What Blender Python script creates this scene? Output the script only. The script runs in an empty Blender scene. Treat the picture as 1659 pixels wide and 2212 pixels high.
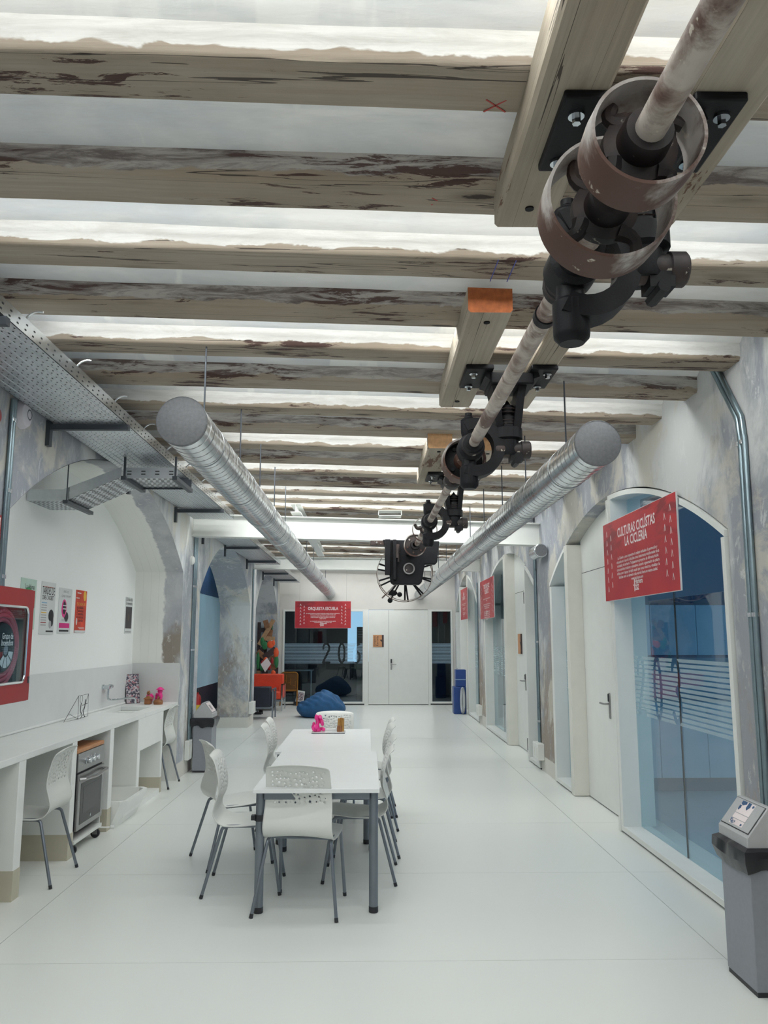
import bpy, bmesh, math, random
from math import pi, sin, cos, sqrt, radians
from mathutils import Vector, Matrix, noise
random.seed(7)
SC = bpy.context.scene
COL = SC.collection

# ------------------------------------------------------------------ camera, world, exposure
H = 1.65
YAW, PITCH, FPX = radians(1.0837), radians(8.8347), 1750.0
fw = Vector((sin(YAW)*cos(PITCH), cos(YAW)*cos(PITCH), sin(PITCH)))
rt = Vector((cos(YAW), -sin(YAW), 0)); upv = rt.cross(fw)
cd = bpy.data.cameras.new('camera'); cam = bpy.data.objects.new('camera', cd); COL.objects.link(cam)
cd.sensor_fit = 'VERTICAL'; cd.sensor_height = 24.0; cd.lens = 24.0*FPX/2212.0
cd.clip_start = 0.05; cd.clip_end = 200
M = Matrix((rt, upv, -fw)).transposed().to_4x4(); M.translation = Vector((0, 0, H)); cam.matrix_world = M
SC.camera = cam
w = bpy.data.worlds.new('sky'); SC.world = w; w.use_nodes = True
bg = w.node_tree.nodes['Background']; bg.inputs[0].default_value = (0.50, 0.76, 1.0, 1); bg.inputs[1].default_value = .85
SC.view_settings.view_transform = 'Standard'; SC.view_settings.look = 'None'
SC.view_settings.gamma = 1.0; SC.view_settings.use_curve_mapping = False
SC.view_settings.exposure = 0.09
STRIP_SIDE, FILL_DOWN, FILL_WEAK = 9.0, 70.0, 2.3
SC.cycles.use_denoising = True
SC.cycles.max_bounces = 10; SC.cycles.diffuse_bounces = 6; SC.cycles.glossy_bounces = 5; SC.cycles.transparent_max_bounces = 16
SC.cycles.sample_clamp_indirect = 8.0

# ------------------------------------------------------------------ mesh builder
class MB:
    def __init__(s): s.v = []; s.f = []
    def add(s, vs, fs):
        o = len(s.v); s.v.extend(Vector(p) for p in vs); s.f.extend(tuple(i+o for i in f) for f in fs); return s
    def box(s, x0, x1, y0, y1, z0, z1, m=None):
        vs = [Vector((x, y, z)) for z in (z0, z1) for y in (y0, y1) for x in (x0, x1)]
        if m is not None: vs = [m @ p for p in vs]
        return s.add(vs, [(0,2,3,1),(4,5,7,6),(0,1,5,4),(2,6,7,3),(0,4,6,2),(1,3,7,5)])
    def bar(s, p0, p1, wd, th, up=(0,0,1)):
        p0 = Vector(p0); p1 = Vector(p1); d = (p1-p0); L = d.length; d.normalize()
        u = Vector(up); u = (u - d*u.dot(d))
        if u.length < 1e-4: u = Vector((1,0,0)) - d*d.x
        u.normalize(); r = d.cross(u)
        m = Matrix((d, r, u)).transposed().to_4x4(); m.translation = p0
        return s.box(0, L, -wd/2, wd/2, -th/2, th/2, m)
    def tube(s, pts, r, n=10, caps=True, closed=False):
        P = [Vector(p) for p in pts]; N = len(P); rr = r if isinstance(r, (list, tuple)) else [r]*N
        nrm = None; vs = []
        for i in range(N):
            if closed: t = P[(i+1) % N]-P[i-1]
            else: t = P[min(i+1, N-1)]-P[max(i-1, 0)]
            t.normalize()
            if nrm is None:
                nrm = Vector((0,0,1)) if abs(t.z) < .9 else Vector((1,0,0))
            nrm = nrm - t*nrm.dot(t); nrm.normalize(); b = t.cross(nrm)
            for k in range(n):
                a = 2*pi*k/n; vs.append(P[i]+(nrm*cos(a)+b*sin(a))*rr[i])
        fs = []
        for i in range(N if closed else N-1):
            j = (i+1) % N
            for k in range(n):
                fs.append((i*n+k, i*n+(k+1) % n, j*n+(k+1) % n, j*n+k))
        if caps and not closed:
            fs.append(tuple(range(n-1, -1, -1))); fs.append(tuple((N-1)*n+k for k in range(n)))
        return s.add(vs, fs)
    def cyl(s, p0, p1, r, n=16, r2=None):
        return s.tube([p0, p1], [r, r if r2 is None else r2], n)
    def lathe(s, prof, org, axis='Z', n=24, closed=False, a0=0, a1=2*pi):
        o = Vector(org); vs = []; full = abs(a1-a0-2*pi) < 1e-6; na = n if full else n+1
        for (r, h) in prof:
            for k in range(na):
                a = a0+(a1-a0)*k/n; c, d = r*cos(a), r*sin(a)
                vs.append(o+Vector({'Z': (c, d, h), 'Y': (c, h, d), 'X': (h, c, d)}[axis]))
        fs = []; m = len(prof)
        for i in range(m if closed else m-1):
            j = (i+1) % m
            for k in range(n):
                k2 = (k+1) % na
                fs.append((i*na+k, i*na+k2, j*na+k2, j*na+k))
        return s.add(vs, fs)
    def prism(s, poly, fn, d0, d1):
        n = len(poly); vs = [fn(a, b, d0) for a, b in poly]+[fn(a, b, d1) for a, b in poly]
        fs = [tuple(range(n-1, -1, -1)), tuple(range(n, 2*n))]+[(i, (i+1) % n, n+(i+1) % n, n+i) for i in range(n)]
        return s.add(vs, fs)
    def ball(s, c, r, sc=(1,1,1), nu=12, nv=8, m=None):
        c = Vector(c); vs = []; fs = []
        for i in range(nv+1):
            t = pi*i/nv
            for k in range(nu):
                a = 2*pi*k/nu; p = Vector((r*sc[0]*sin(t)*cos(a), r*sc[1]*sin(t)*sin(a), r*sc[2]*cos(t)))
                if m is not None: p = m @ p
                vs.append(c+p)
        for i in range(nv):
            for k in range(nu): fs.append((i*nu+k, (i+1)*nu+k, (i+1)*nu+(k+1) % nu, i*nu+(k+1) % nu))
        return s.add(vs, fs)
    def grid(s, fn, nu, nv, skip=None):
        vs = [fn(i/nu, j/nv) for j in range(nv+1) for i in range(nu+1)]
        fs = [(j*(nu+1)+i, j*(nu+1)+i+1, (j+1)*(nu+1)+i+1, (j+1)*(nu+1)+i) for j in range(nv) for i in range(nu) if not (skip and skip(i, j))]
        return s.add(vs, fs)
    def mesh(s, name, mat=None, ang=35, fix=True):
        me = bpy.data.meshes.new(name); me.from_pydata([tuple(p) for p in s.v], [], s.f)
        bm = bmesh.new(); bm.from_mesh(me); bmesh.ops.remove_doubles(bm, verts=bm.verts, dist=1e-5)
        bmesh.ops.dissolve_degenerate(bm, edges=bm.edges, dist=1e-6)
        if fix: bmesh.ops.recalc_face_normals(bm, faces=bm.faces)
        bm.to_mesh(me); bm.free()
        me.shade_smooth(); me.set_sharp_from_angle(angle=radians(ang))
        if mat: me.materials.append(mat)
        return me
    def build(s, name, mat, parent=None, bevel=0, ang=35, fix=True, world=True, label=None):
        if parent is not None and world:
            mi = parent_mat(parent).inverted(); s.v = [mi @ p for p in s.v]
        o = bpy.data.objects.new(name, s.mesh(name, mat, ang, fix)); COL.objects.link(o)
        if parent is not None: o.parent = parent
        if bevel:
            b = o.modifiers.new('bevel', 'BEVEL'); b.width = bevel; b.segments = 2; b.limit_method = 'ANGLE'; b.angle_limit = radians(40)
        if label: o['label'] = label
        return o
def parent_mat(o):
    m = Matrix.Translation(o.location) @ o.rotation_euler.to_matrix().to_4x4()
    return parent_mat(o.parent) @ m if o.parent else m
def thing(name, label, cat, loc=(0,0,0), rz=0, group=None):
    o = bpy.data.objects.new(name, None); COL.objects.link(o); o.location = loc; o.rotation_euler = (0,0,rz)
    o.empty_display_size = .05; o['label'] = label; o['category'] = cat
    if group: o['group'] = group
    return o
def tag(o, label, cat, group=None):
    o['label'] = label; o['category'] = cat
    if group: o['group'] = group
    return o
def struct(o): o['kind'] = 'structure'; return o
def sroot(name, loc=(0,0,0)):
    o = bpy.data.objects.new(name, None); COL.objects.link(o); o.location = loc; o['kind'] = 'structure'; o.empty_display_size = .05; return o
def dup(root, loc, rz, label, group):
    r = root.copy(); COL.objects.link(r); r.location = loc; r.rotation_euler = (0,0,rz); r['label'] = label
    if group: r['group'] = group
    for ch in list(root.children):
        c = ch.copy(); COL.objects.link(c); c.parent = r
        for g in ch.children:
            d = g.copy(); COL.objects.link(d); d.parent = c
    return r
def arc(c, r, a0, a1, n, plane='XZ'):
    out = []
    for i in range(n+1):
        a = a0+(a1-a0)*i/n; p, q = r*cos(a), r*sin(a); c_ = Vector(c)
        out.append(c_+Vector({'XZ': (p,0,q), 'YZ': (0,p,q), 'XY': (p,q,0)}[plane]))
    return out
def catmull(P, n):
    P = [Vector(p) for p in P]; out = []
    for i in range(len(P)-1):
        a, b, c, d = P[max(i-1,0)], P[i], P[i+1], P[min(i+2, len(P)-1)]
        for k in range(n):
            t = k/n; out.append(.5*((2*b)+(c-a)*t+(2*a-5*b+4*c-d)*t*t+(3*b-a-3*c+d)*t**3))
    out.append(P[-1]); return out
def text(s, size, org, xdir, zdir, mat, parent, name='lettering', align='LEFT', sx=1.0, bold=0.0, maxw=None):
    c = bpy.data.curves.new(name, 'FONT'); c.body = s; c.size = size; c.align_x = align; c.offset = bold; c.resolution_u = 2
    o = bpy.data.objects.new(name, c); COL.objects.link(o)
    dg = bpy.context.evaluated_depsgraph_get(); me = bpy.data.meshes.new_from_object(o.evaluated_get(dg))
    bpy.data.objects.remove(o); bpy.data.curves.remove(c)
    X = Vector(xdir).normalized(); Z = Vector(zdir).normalized()
    if maxw and len(me.vertices):
        wd = max(v.co.x for v in me.vertices)-min(v.co.x for v in me.vertices); sx = maxw/max(wd, 1e-4)
    b = MB(); b.v = [Vector(org)+X*(v.co.x*sx)+Z*v.co.y for v in me.vertices]; b.f = [tuple(p.vertices) for p in me.polygons]
    bpy.data.meshes.remove(me)
    return b.build(name, mat, parent, fix=False)

# ------------------------------------------------------------------ materials
def newmat(name):
    m = bpy.data.materials.new(name); m.use_nodes = True; nt = m.node_tree; return m, nt, nt.nodes['Principled BSDF']
def lk(nt, a, b): nt.links.new(a, b)
def nd(nt, t, **k):
    n = nt.nodes.new(t)
    for a, b in k.items(): setattr(n, a, b)
    return n
def setin(n, **k):
    for a, b in k.items(): n.inputs[a.replace('_', ' ')].default_value = b
def coords(nt, scale=(1,1,1), rnd=False, kind='Object', off=(0,0,0)):
    tc = nd(nt, 'ShaderNodeTexCoord'); mp = nd(nt, 'ShaderNodeMapping'); mp.inputs['Scale'].default_value = scale; mp.inputs['Location'].default_value = off
    src = tc.outputs[kind]
    if rnd:
        oi = nd(nt, 'ShaderNodeObjectInfo'); mu = nd(nt, 'ShaderNodeMath', operation='MULTIPLY'); mu.inputs[1].default_value = 37.0
        lk(nt, oi.outputs['Random'], mu.inputs[0]); ad = nd(nt, 'ShaderNodeVectorMath', operation='ADD')
        lk(nt, src, ad.inputs[0]); lk(nt, mu.outputs[0], ad.inputs[1]); src = ad.outputs[0]
    lk(nt, src, mp.inputs[0]); return mp.outputs[0]
def noisef(nt, vec, scale, detail=4, rough=.55, dist=0):
    n = nd(nt, 'ShaderNodeTexNoise'); lk(nt, vec, n.inputs['Vector']); setin(n, Scale=scale, Detail=detail, Roughness=rough, Distortion=dist); return n.outputs['Fac']
def ramp(nt, fac, a, b, ca=0.0, cb=1.0):
    r = nd(nt, 'ShaderNodeMapRange'); lk(nt, fac, r.inputs[0]); r.inputs[1].default_value = a; r.inputs[2].default_value = b; r.inputs[3].default_value = ca; r.inputs[4].default_value = cb
    return r.outputs[0]
def mixc(nt, fac, a, b):
    m = nd(nt, 'ShaderNodeMix', data_type='RGBA')
    if isinstance(fac, float): m.inputs[0].default_value = fac
    else: lk(nt, fac, m.inputs[0])
    for i, c in ((6, a), (7, b)):
        if isinstance(c, tuple): m.inputs[i].default_value = (*c, 1)
        else: lk(nt, c, m.inputs[i])
    return m.outputs[2]
def mth(nt, op, a, b=None):
    m = nd(nt, 'ShaderNodeMath', operation=op)
    for i, c in ((0, a), (1, b)):
        if c is None: continue
        if isinstance(c, (int, float)): m.inputs[i].default_value = c
        else: lk(nt, c, m.inputs[i])
    return m.outputs[0]
def bump(nt, bsdf, h, st=.3, dist=.01):
    b = nd(nt, 'ShaderNodeBump'); b.inputs['Strength'].default_value = st; b.inputs['Distance'].default_value = dist; lk(nt, h, b.inputs['Height']); lk(nt, b.outputs[0], bsdf.inputs['Normal'])
def simple(name, c, rough=.5, metal=0, var=.06, vscale=6, bumpst=0, spec=None, emit=None):
    m, nt, b = newmat(name); b.inputs['Roughness'].default_value = rough; b.inputs['Metallic'].default_value = metal
    if spec is not None: b.inputs['Specular IOR Level'].default_value = spec
    v = coords(nt); n = noisef(nt, v, vscale)
    col = mixc(nt, ramp(nt, n, .3, .7), tuple(x*(1-var) for x in c), tuple(min(1, x*(1+var)) for x in c)); lk(nt, col, b.inputs['Base Color'])
    if bumpst: bump(nt, b, noisef(nt, v, vscale*12, 3), bumpst, .002)
    if emit: b.inputs['Emission Color'].default_value = (*emit[0], 1); b.inputs['Emission Strength'].default_value = emit[1]
    return m
WHITE = simple('white_paint', (.70,.715,.69), .45, var=.02)
WARMWHITE = simple('warm_white_paint', (.66,.655,.60), .5, var=.03)
SHELFWHITE = simple('kitchen_white', (.80,.815,.80), .35, var=.02)
LAMINATE = simple('table_laminate', (.76,.785,.785), .35, var=.01)
PLASTIC = simple('chair_plastic', (.68,.69,.665), .35, var=.01)
GREYMET = simple('grey_powder_coat', (.19,.215,.25), .35, .6, var=.08)
DARKGREY = simple('dark_grey_metal', (.07,.08,.095), .45, .4)
BLACKPL = simple('black_plastic', (.018,.019,.024), .45)
BINBAG = simple('bin_bag', (.012,.013,.018), .28, bumpst=.2)
BINGREY = simple('bin_grey', (.26,.275,.31), .42, .25, var=.04, vscale=40)
BINLID = simple('bin_lid_grey', (.42,.43,.44), .45, .1, var=.03, vscale=40)
BLACKIRON = simple('black_cast_iron', (.0075,.0075,.0095), .5, 0, var=.3, vscale=14, bumpst=.25, spec=.22)
CHROME = simple('chrome', (.62,.65,.68), .16, 1)
STEEL = simple('brushed_steel', (.36,.36,.36), .32, .9, var=.06, vscale=30)
REDPAINT = simple('red_cabinet', (.31,.014,.018), .3, var=.05)
REDSOFA = simple('red_leatherette', (.62,.055,.02), .45, var=.08)
NAVYSOFA = simple('navy_leatherette', (.012,.016,.03), .45)
BLUEFAB = simple('blue_bean_bag_fabric', (.015,.085,.21), .75, var=.15, vscale=10)
BLUEBOX = simple('blue_box', (.012,.05,.21), .4, var=.1)
BRONZE = simple('bronze_paint', (.30,.13,.022), .4, .5, var=.1)
PINK = simple('pink_plastic', (.75,.03,.25), .35, var=.2, vscale=30)
BROWNPL = simple('brown_plastic', (.26,.10,.035), .4, var=.2, vscale=30)
GOLDPL = simple('gold_plastic', (.42,.22,.06), .35, .4, var=.2, vscale=30)
GREENP = simple('green_paint', (.02,.16,.05), .5, var=.2, vscale=12)
ORANGEP = simple('orange_red_paint', (.75,.10,.025), .45, var=.1)
PALEW = simple('pale_wood', (.42,.25,.13), .6, var=.25, vscale=14)
MIDW = simple('mid_wood', (.26,.12,.055), .6, var=.3, vscale=14)
DARKW = simple('dark_wood', (.045,.025,.025), .6, var=.3, vscale=14)
BEECH = simple('beech_board', (.50,.24,.11), .5, var=.12, vscale=14)
BLUEWALL = simple('blue_wall', (.16,.36,.50), .6, var=.06, vscale=2)
PALEBLUE = simple('pale_blue_wall', (.42,.66,.80), .6, var=.05, vscale=2)
NAVYWALL = simple('navy_wall', (.03,.085,.19), .6, var=.08, vscale=2)
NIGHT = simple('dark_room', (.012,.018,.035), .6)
MIDBLUE = simple('blue_cabinet', (.24,.47,.64), .45, var=.04)
LIGHTBLUE = simple('blue_lit_cabinet', (.46,.62,.72), .4, var=.03)  # white cabinets, with the room's blue daylight put into the colour
BLACKW = simple('black_line', (.02,.022,.025), .6)
INK = simple('black_ink', (.015,.015,.018), .6)
PAPER = simple('paper_white', (.66,.685,.68), .6, var=.02)
PAPERG = simple('paper_green', (.50,.66,.58), .6, var=.05)
PAPERO = simple('paper_orange', (.60,.06,.03), .6, var=.3, vscale=5)
PAPERP = simple('paper_pink', (.65,.02,.22), .6)
PAPERY = simple('print_yellow', (.75,.45,.06), .6)
PAPERB = simple('print_blue', (.25,.45,.60), .6)
PAPERK = simple('print_dark', (.03,.022,.03), .5)
PAPERGN = simple('print_green', (.06,.30,.12), .6)
SIGNWHITE = simple('sign_print_white', (.78,.70,.70), .5)
SIGNEDGE = simple('foam_board_edge', (.66,.66,.66), .5)
LILAC = simple('speaker_white', (.60,.58,.63), .5)
BROWNSEAT = simple('print_brown', (.10,.075,.06), .6)  # plain brown for poster print
GREYSTONE = simple('room_grey', (.36,.36,.37), .7, var=.15, vscale=1.5)
YELLOWL = simple('label_yellow', (.65,.45,.03), .5)
CREAM = simple('cream_stone_skirting', (.50,.47,.37), .55, var=.04)
REDEXT = simple('extinguisher_red', (.45,.02,.02), .3)
TRANSL = simple('clear_acrylic', (.72,.74,.74), .12, var=.02)

def glassmat(name, tint, ior=1.5, boost=1.0):
    m, nt, b = newmat(name); nt.nodes.remove(b); out = nt.nodes['Material Output']
    t = nd(nt, 'ShaderNodeBsdfTransparent'); t.inputs[0].default_value = (*tint, 1)
    g = nd(nt, 'ShaderNodeBsdfGlossy'); g.inputs[0].default_value = (.95,.98,1,1); g.inputs['Roughness'].default_value = .0
    fr = nd(nt, 'ShaderNodeFresnel'); ge = nd(nt, 'ShaderNodeNewGeometry'); lk(nt, mth(nt, 'SUBTRACT', ior, mth(nt, 'MULTIPLY', ge.outputs['Backfacing'], ior-1/ior)), fr.inputs[0])
    mx = nd(nt, 'ShaderNodeMixShader'); lk(nt, mth(nt, 'MULTIPLY', fr.outputs[0], boost), mx.inputs[0]); lk(nt, t.outputs[0], mx.inputs[1]); lk(nt, g.outputs[0], mx.inputs[2]); lk(nt, mx.outputs[0], out.inputs[0]); return m
GLASS = glassmat('window_glass', (.84,.93,.96))
def film(name, c, a):
    m, nt, b = newmat(name); nt.nodes.remove(b); out = nt.nodes['Material Output']
    t = nd(nt, 'ShaderNodeBsdfTransparent'); d = nd(nt, 'ShaderNodeBsdfDiffuse'); d.inputs[0].default_value = (*c, 1)
    mx = nd(nt, 'ShaderNodeMixShader'); mx.inputs[0].default_value = a; lk(nt, t.outputs[0], mx.inputs[1]); lk(nt, d.outputs[0], mx.inputs[2]); lk(nt, mx.outputs[0], out.inputs[0]); return m
FILM = film('frosted_film', (.55,.66,.68), .45)
FILMB = film('frosted_film_back', (.38,.54,.68), .6)

def plaster(name, light, grey, brown, gb=.5, bb=.62, skirt=None, seed=0, scale=1.0):
    m, nt, b = newmat(name); b.inputs['Roughness'].default_value = .85
    v = coords(nt, off=(seed, seed*.7, 0)); vs = coords(nt, (1,1,.45), off=(seed*.3, seed, 3))
    big = noisef(nt, v, .55*scale, 3, .5); mid = noisef(nt, vs, 2.4*scale, 7, .68, .4); fine = noisef(nt, vs, 14*scale, 6, .7); br = noisef(nt, vs, .8*scale, 6, .62, .3)
    col = mixc(nt, ramp(nt, mth(nt, 'ADD', mth(nt, 'MULTIPLY', big, .8), mth(nt, 'MULTIPLY', mid, .6)), gb+.14, gb+.24), light, grey)
    tc = nd(nt, 'ShaderNodeTexCoord'); sp = nd(nt, 'ShaderNodeSeparateXYZ'); lk(nt, tc.outputs['Object'], sp.inputs[0]); z = sp.outputs[2]
    low = ramp(nt, z, .3, 2.6, .10, -.06)
    col = mixc(nt, ramp(nt, mth(nt, 'ADD', mth(nt, 'ADD', mth(nt, 'MULTIPLY', br, .75), mth(nt, 'MULTIPLY', fine, .25)), low), bb-.03, bb+.05), col, brown)
    col = mixc(nt, ramp(nt, fine, .56, .68, 0, .55), col, tuple(min(1, x*1.12) for x in light))
    wm = noisef(nt, coords(nt, (1,1,.7), off=(seed+3, seed, 1)), 1.3*scale, 7, .66, .7); col = mixc(nt, ramp(nt, wm, .53, .60, 0, .75), col, tuple(x*y for x, y in zip(light, (.98,.92,.80))))
    dk = noisef(nt, coords(nt, (1,1,.35), off=(seed+5, 1, seed)), 2.1*scale, 8, .72, .5); col = mixc(nt, ramp(nt, dk, .58, .66, 0, .7), col, tuple(x*.8 for x in grey))
    sc = noisef(nt, coords(nt, (1,1,.6), off=(seed+9, 2, seed)), 5*scale, 8, .75, 1.2)
    col = mixc(nt, ramp(nt, sc, .60, .63, 0, .65), col, tuple(min(1, x*1.08) for x in light))
    if skirt: col = mixc(nt, ramp(nt, mth(nt, 'ADD', z, mth(nt, 'MULTIPLY', fine, .02)), .19, .20, 1, 0), col, skirt)
    lk(nt, col, b.inputs['Base Color'])
    bump(nt, b, mth(nt, 'ADD', mid, mth(nt, 'MULTIPLY', fine, .5)), .35, .02)
    return m
PL_LEFT = plaster('old_plaster_left', (.62,.635,.635), (.34,.36,.40), (.30,.265,.23), .50, .60, (.62,.61,.56), 3)
PL_RIGHT = plaster('old_plaster_right', (.54,.55,.545), (.285,.30,.33), (.29,.245,.205), .47, .585, (.62,.61,.56), 11)
PL_NICHE = simple('niche_white_wall', (.86,.88,.865), .7, var=.015, vscale=1.2)
PL_BACK = simple('back_wall_white', (.60,.585,.555), .8, var=.04, vscale=2, bumpst=.1)
# soffit and jambs of the kitchen niche: bare grey band towards the room, white paint deeper in
def nichejamb():
    m, nt, b = newmat('niche_jamb_plaster'); b.inputs['Roughness'].default_value = .85
    tc = nd(nt, 'ShaderNodeTexCoord'); sp = nd(nt, 'ShaderNodeSeparateXYZ'); lk(nt, tc.outputs['Object'], sp.inputs[0])
    v = coords(nt, (1,1,.6)); n = noisef(nt, v, 3, 7, .65); f = noisef(nt, v, 12, 6, .7); br = noisef(nt, v, 1.6, 5, .6)
    edge = mth(nt, 'ADD', sp.outputs[0], mth(nt, 'MULTIPLY', n, .22))
    msk = ramp(nt, edge, -2.37, -2.35)
    msk = mth(nt, 'MULTIPLY', msk, ramp(nt, sp.outputs[2], 1.34, 1.36))
    g = mixc(nt, ramp(nt, n, .38, .62), (.52,.53,.545), (.36,.37,.41))
    lowz = ramp(nt, sp.outputs[2], 1.6, 2.3, .16, -.12)
    g = mixc(nt, ramp(nt, mth(nt, 'ADD', br, lowz), .54, .62), g, (.27,.235,.20)); g = mixc(nt, ramp(nt, f, .58, .64, 0, .7), g, (.62,.62,.60))
    lk(nt, mixc(nt, msk, (.78,.785,.75), g), b.inputs['Base Color']); bump(nt, b, f, .3, .01); return m
PL_JAMB = nichejamb()
def ceilplaster():
    m, nt, b = newmat('ceiling_plaster'); b.inputs['Roughness'].default_value = .8
    v = coords(nt, (.5,1.6,1)); a = noisef(nt, v, 1.5, 5, .6, .6); c = noisef(nt, coords(nt, (2.5,.7,1)), 1.2, 4, .55); f = noisef(nt, coords(nt, (1,6,1)), 7, 5, .6)
    col = mixc(nt, ramp(nt, a, .42, .60), (.80,.80,.785), (.60,.63,.655)); col = mixc(nt, ramp(nt, c, .60, .63, 0, .85), col, (.82,.83,.81))
    col = mixc(nt, ramp(nt, f, .35, .7, 0, .25), col, (.60,.58,.54)); lk(nt, col, b.inputs['Base Color']); bump(nt, b, mth(nt, 'ADD', a, f), .25, .01); return m
PL_CEIL = ceilplaster()
def wood(name, axis, base, base2, dark, whitewash=None, crack=.5, rnd=True, dk=.60):
    m, nt, b = newmat(name); b.inputs['Roughness'].default_value = .8
    s1 = {'X': (.35,3,3), 'Y': (3,.35,3)}[axis]; s2 = {'X': (.10,9,9), 'Y': (9,.10,9)}[axis]; s3 = {'X': (1.2,2.2,2.2), 'Y': (2.2,1.2,2.2)}[axis]
    v1 = coords(nt, s1, rnd); v2 = coords(nt, s2, rnd); v3 = coords(nt, s3, rnd)
    s4 = {'X': (1.1,7.5,7.5), 'Y': (7.5,1.1,7.5)}[axis]; s5 = {'X': (.05,5,5), 'Y': (5,.05,5)}[axis]; v4 = coords(nt, s4, rnd); v5 = coords(nt, s5, rnd)
    tone = noisef(nt, v1, 1.6, 5, .6); patch = noisef(nt, v4, 2.6, 9, .74, .6); grain = noisef(nt, v2, 7, 6, .65); area = noisef(nt, v3, .9, 4, .55); knot = noisef(nt, v3, 3.2, 4, .6, .5)
    col = mixc(nt, ramp(nt, tone, .35, .65), base, base2); col = mixc(nt, ramp(nt, grain, .35, .75, 0, .45), col, tuple(x*.6 for x in base)); col = mixc(nt, ramp(nt, area, .45, .62, 0, .55), col, tuple(x*.72 for x in base))
    vk = nd(nt, 'ShaderNodeTexVoronoi'); lk(nt, coords(nt, {'X': (1.6,5.5,5.5), 'Y': (5.5,1.6,5.5)}[axis], rnd), vk.inputs['Vector']); vk.inputs['Scale'].default_value = 1.0
    kd = mth(nt, 'ADD', vk.outputs['Distance'], mth(nt, 'MULTIPLY', mth(nt, 'SUBTRACT', patch, .5), .28))
    col = mixc(nt, ramp(nt, kd, .10, .24, .8, 0), col, tuple(x*.55 for x in base)); col = mixc(nt, ramp(nt, kd, .075, .10, .95, 0), col, (.035,.024,.02))
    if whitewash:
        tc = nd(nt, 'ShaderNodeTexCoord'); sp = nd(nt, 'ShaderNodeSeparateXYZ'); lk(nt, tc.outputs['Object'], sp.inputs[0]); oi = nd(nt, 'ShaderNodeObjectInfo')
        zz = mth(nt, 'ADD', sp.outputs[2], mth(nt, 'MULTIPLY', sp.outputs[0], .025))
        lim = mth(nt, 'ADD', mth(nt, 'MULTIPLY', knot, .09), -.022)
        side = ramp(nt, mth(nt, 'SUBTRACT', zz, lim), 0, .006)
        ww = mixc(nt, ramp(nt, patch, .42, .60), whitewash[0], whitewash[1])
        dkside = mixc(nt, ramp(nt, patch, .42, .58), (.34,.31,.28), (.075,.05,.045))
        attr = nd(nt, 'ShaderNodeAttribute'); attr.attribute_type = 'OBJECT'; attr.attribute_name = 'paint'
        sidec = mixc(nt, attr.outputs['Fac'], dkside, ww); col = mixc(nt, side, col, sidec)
    thr = mth(nt, 'ADD', patch, mth(nt, 'MULTIPLY', mth(nt, 'SUBTRACT', area, .5), .75))
    dmask = ramp(nt, thr, dk, dk+.025)
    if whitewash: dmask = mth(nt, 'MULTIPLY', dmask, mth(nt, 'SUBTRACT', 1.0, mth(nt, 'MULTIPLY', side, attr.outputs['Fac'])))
    col = mixc(nt, dmask, col, dark)
    line = nd(nt, 'ShaderNodeMath', operation='COMPARE'); lk(nt, noisef(nt, v5, 1.6, 5, .45, .1), line.inputs[0]); line.inputs[1].default_value = .5; line.inputs[2].default_value = .0035*crack
    lm = mth(nt, 'MULTIPLY', line.outputs[0], .85)
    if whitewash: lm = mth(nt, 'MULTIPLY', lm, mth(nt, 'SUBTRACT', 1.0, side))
    col = mixc(nt, lm, col, (.03,.022,.02)); lk(nt, col, b.inputs['Base Color'])
    h = mth(nt, 'SUBTRACT', mth(nt, 'ADD', grain, tone), mth(nt, 'ADD', mth(nt, 'MULTIPLY', dmask, .6), mth(nt, 'MULTIPLY', line.outputs[0], 1.5))); bump(nt, b, h, .4, .008)
    return m
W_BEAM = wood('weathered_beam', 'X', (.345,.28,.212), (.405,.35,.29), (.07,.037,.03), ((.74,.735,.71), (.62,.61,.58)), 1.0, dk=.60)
W_BLOCK = wood('mounting_timber', 'Y', (.38,.32,.245), (.46,.41,.335), (.13,.07,.045), None, .6, dk=.67)
W_END = simple('sawn_end_grain', (.42,.12,.035), .7, var=.25, vscale=30)
W_END2 = simple('pale_end_grain', (.62,.36,.18), .7, var=.15, vscale=30)
def rusty(name, a, bcol, c, sc=6):
    m, nt, b = newmat(name); b.inputs['Roughness'].default_value = .55; b.inputs['Metallic'].default_value = .15
    v = coords(nt); n = noisef(nt, v, sc, 6, .65, .4); n2 = noisef(nt, v, sc*.4, 4, .5); n3 = noisef(nt, v, sc*4, 3, .6)
    col = mixc(nt, ramp(nt, n, .42, .58), a, bcol); col = mixc(nt, ramp(nt, mth(nt, 'ADD', mth(nt, 'MULTIPLY', n2, .6), mth(nt, 'MULTIPLY', n, .4)), .49, .56), col, c); col = mixc(nt, ramp(nt, n3, .66, .70, 0, .7), col, (.62,.57,.48)); lk(nt, col, b.inputs['Base Color'])
    bump(nt, b, n, .2, .004); return m
RUST = rusty('painted_rusty_iron', (.44,.41,.39), (.23,.18,.155), (.085,.04,.028), 5)
SHAFTM = rusty('painted_shaft', (.46,.41,.365), (.30,.245,.21), (.12,.07,.055), 6)
DARKRUST = rusty('dark_rusty_iron', (.035,.028,.028), (.07,.042,.034), (.018,.015,.016), 6)
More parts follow.
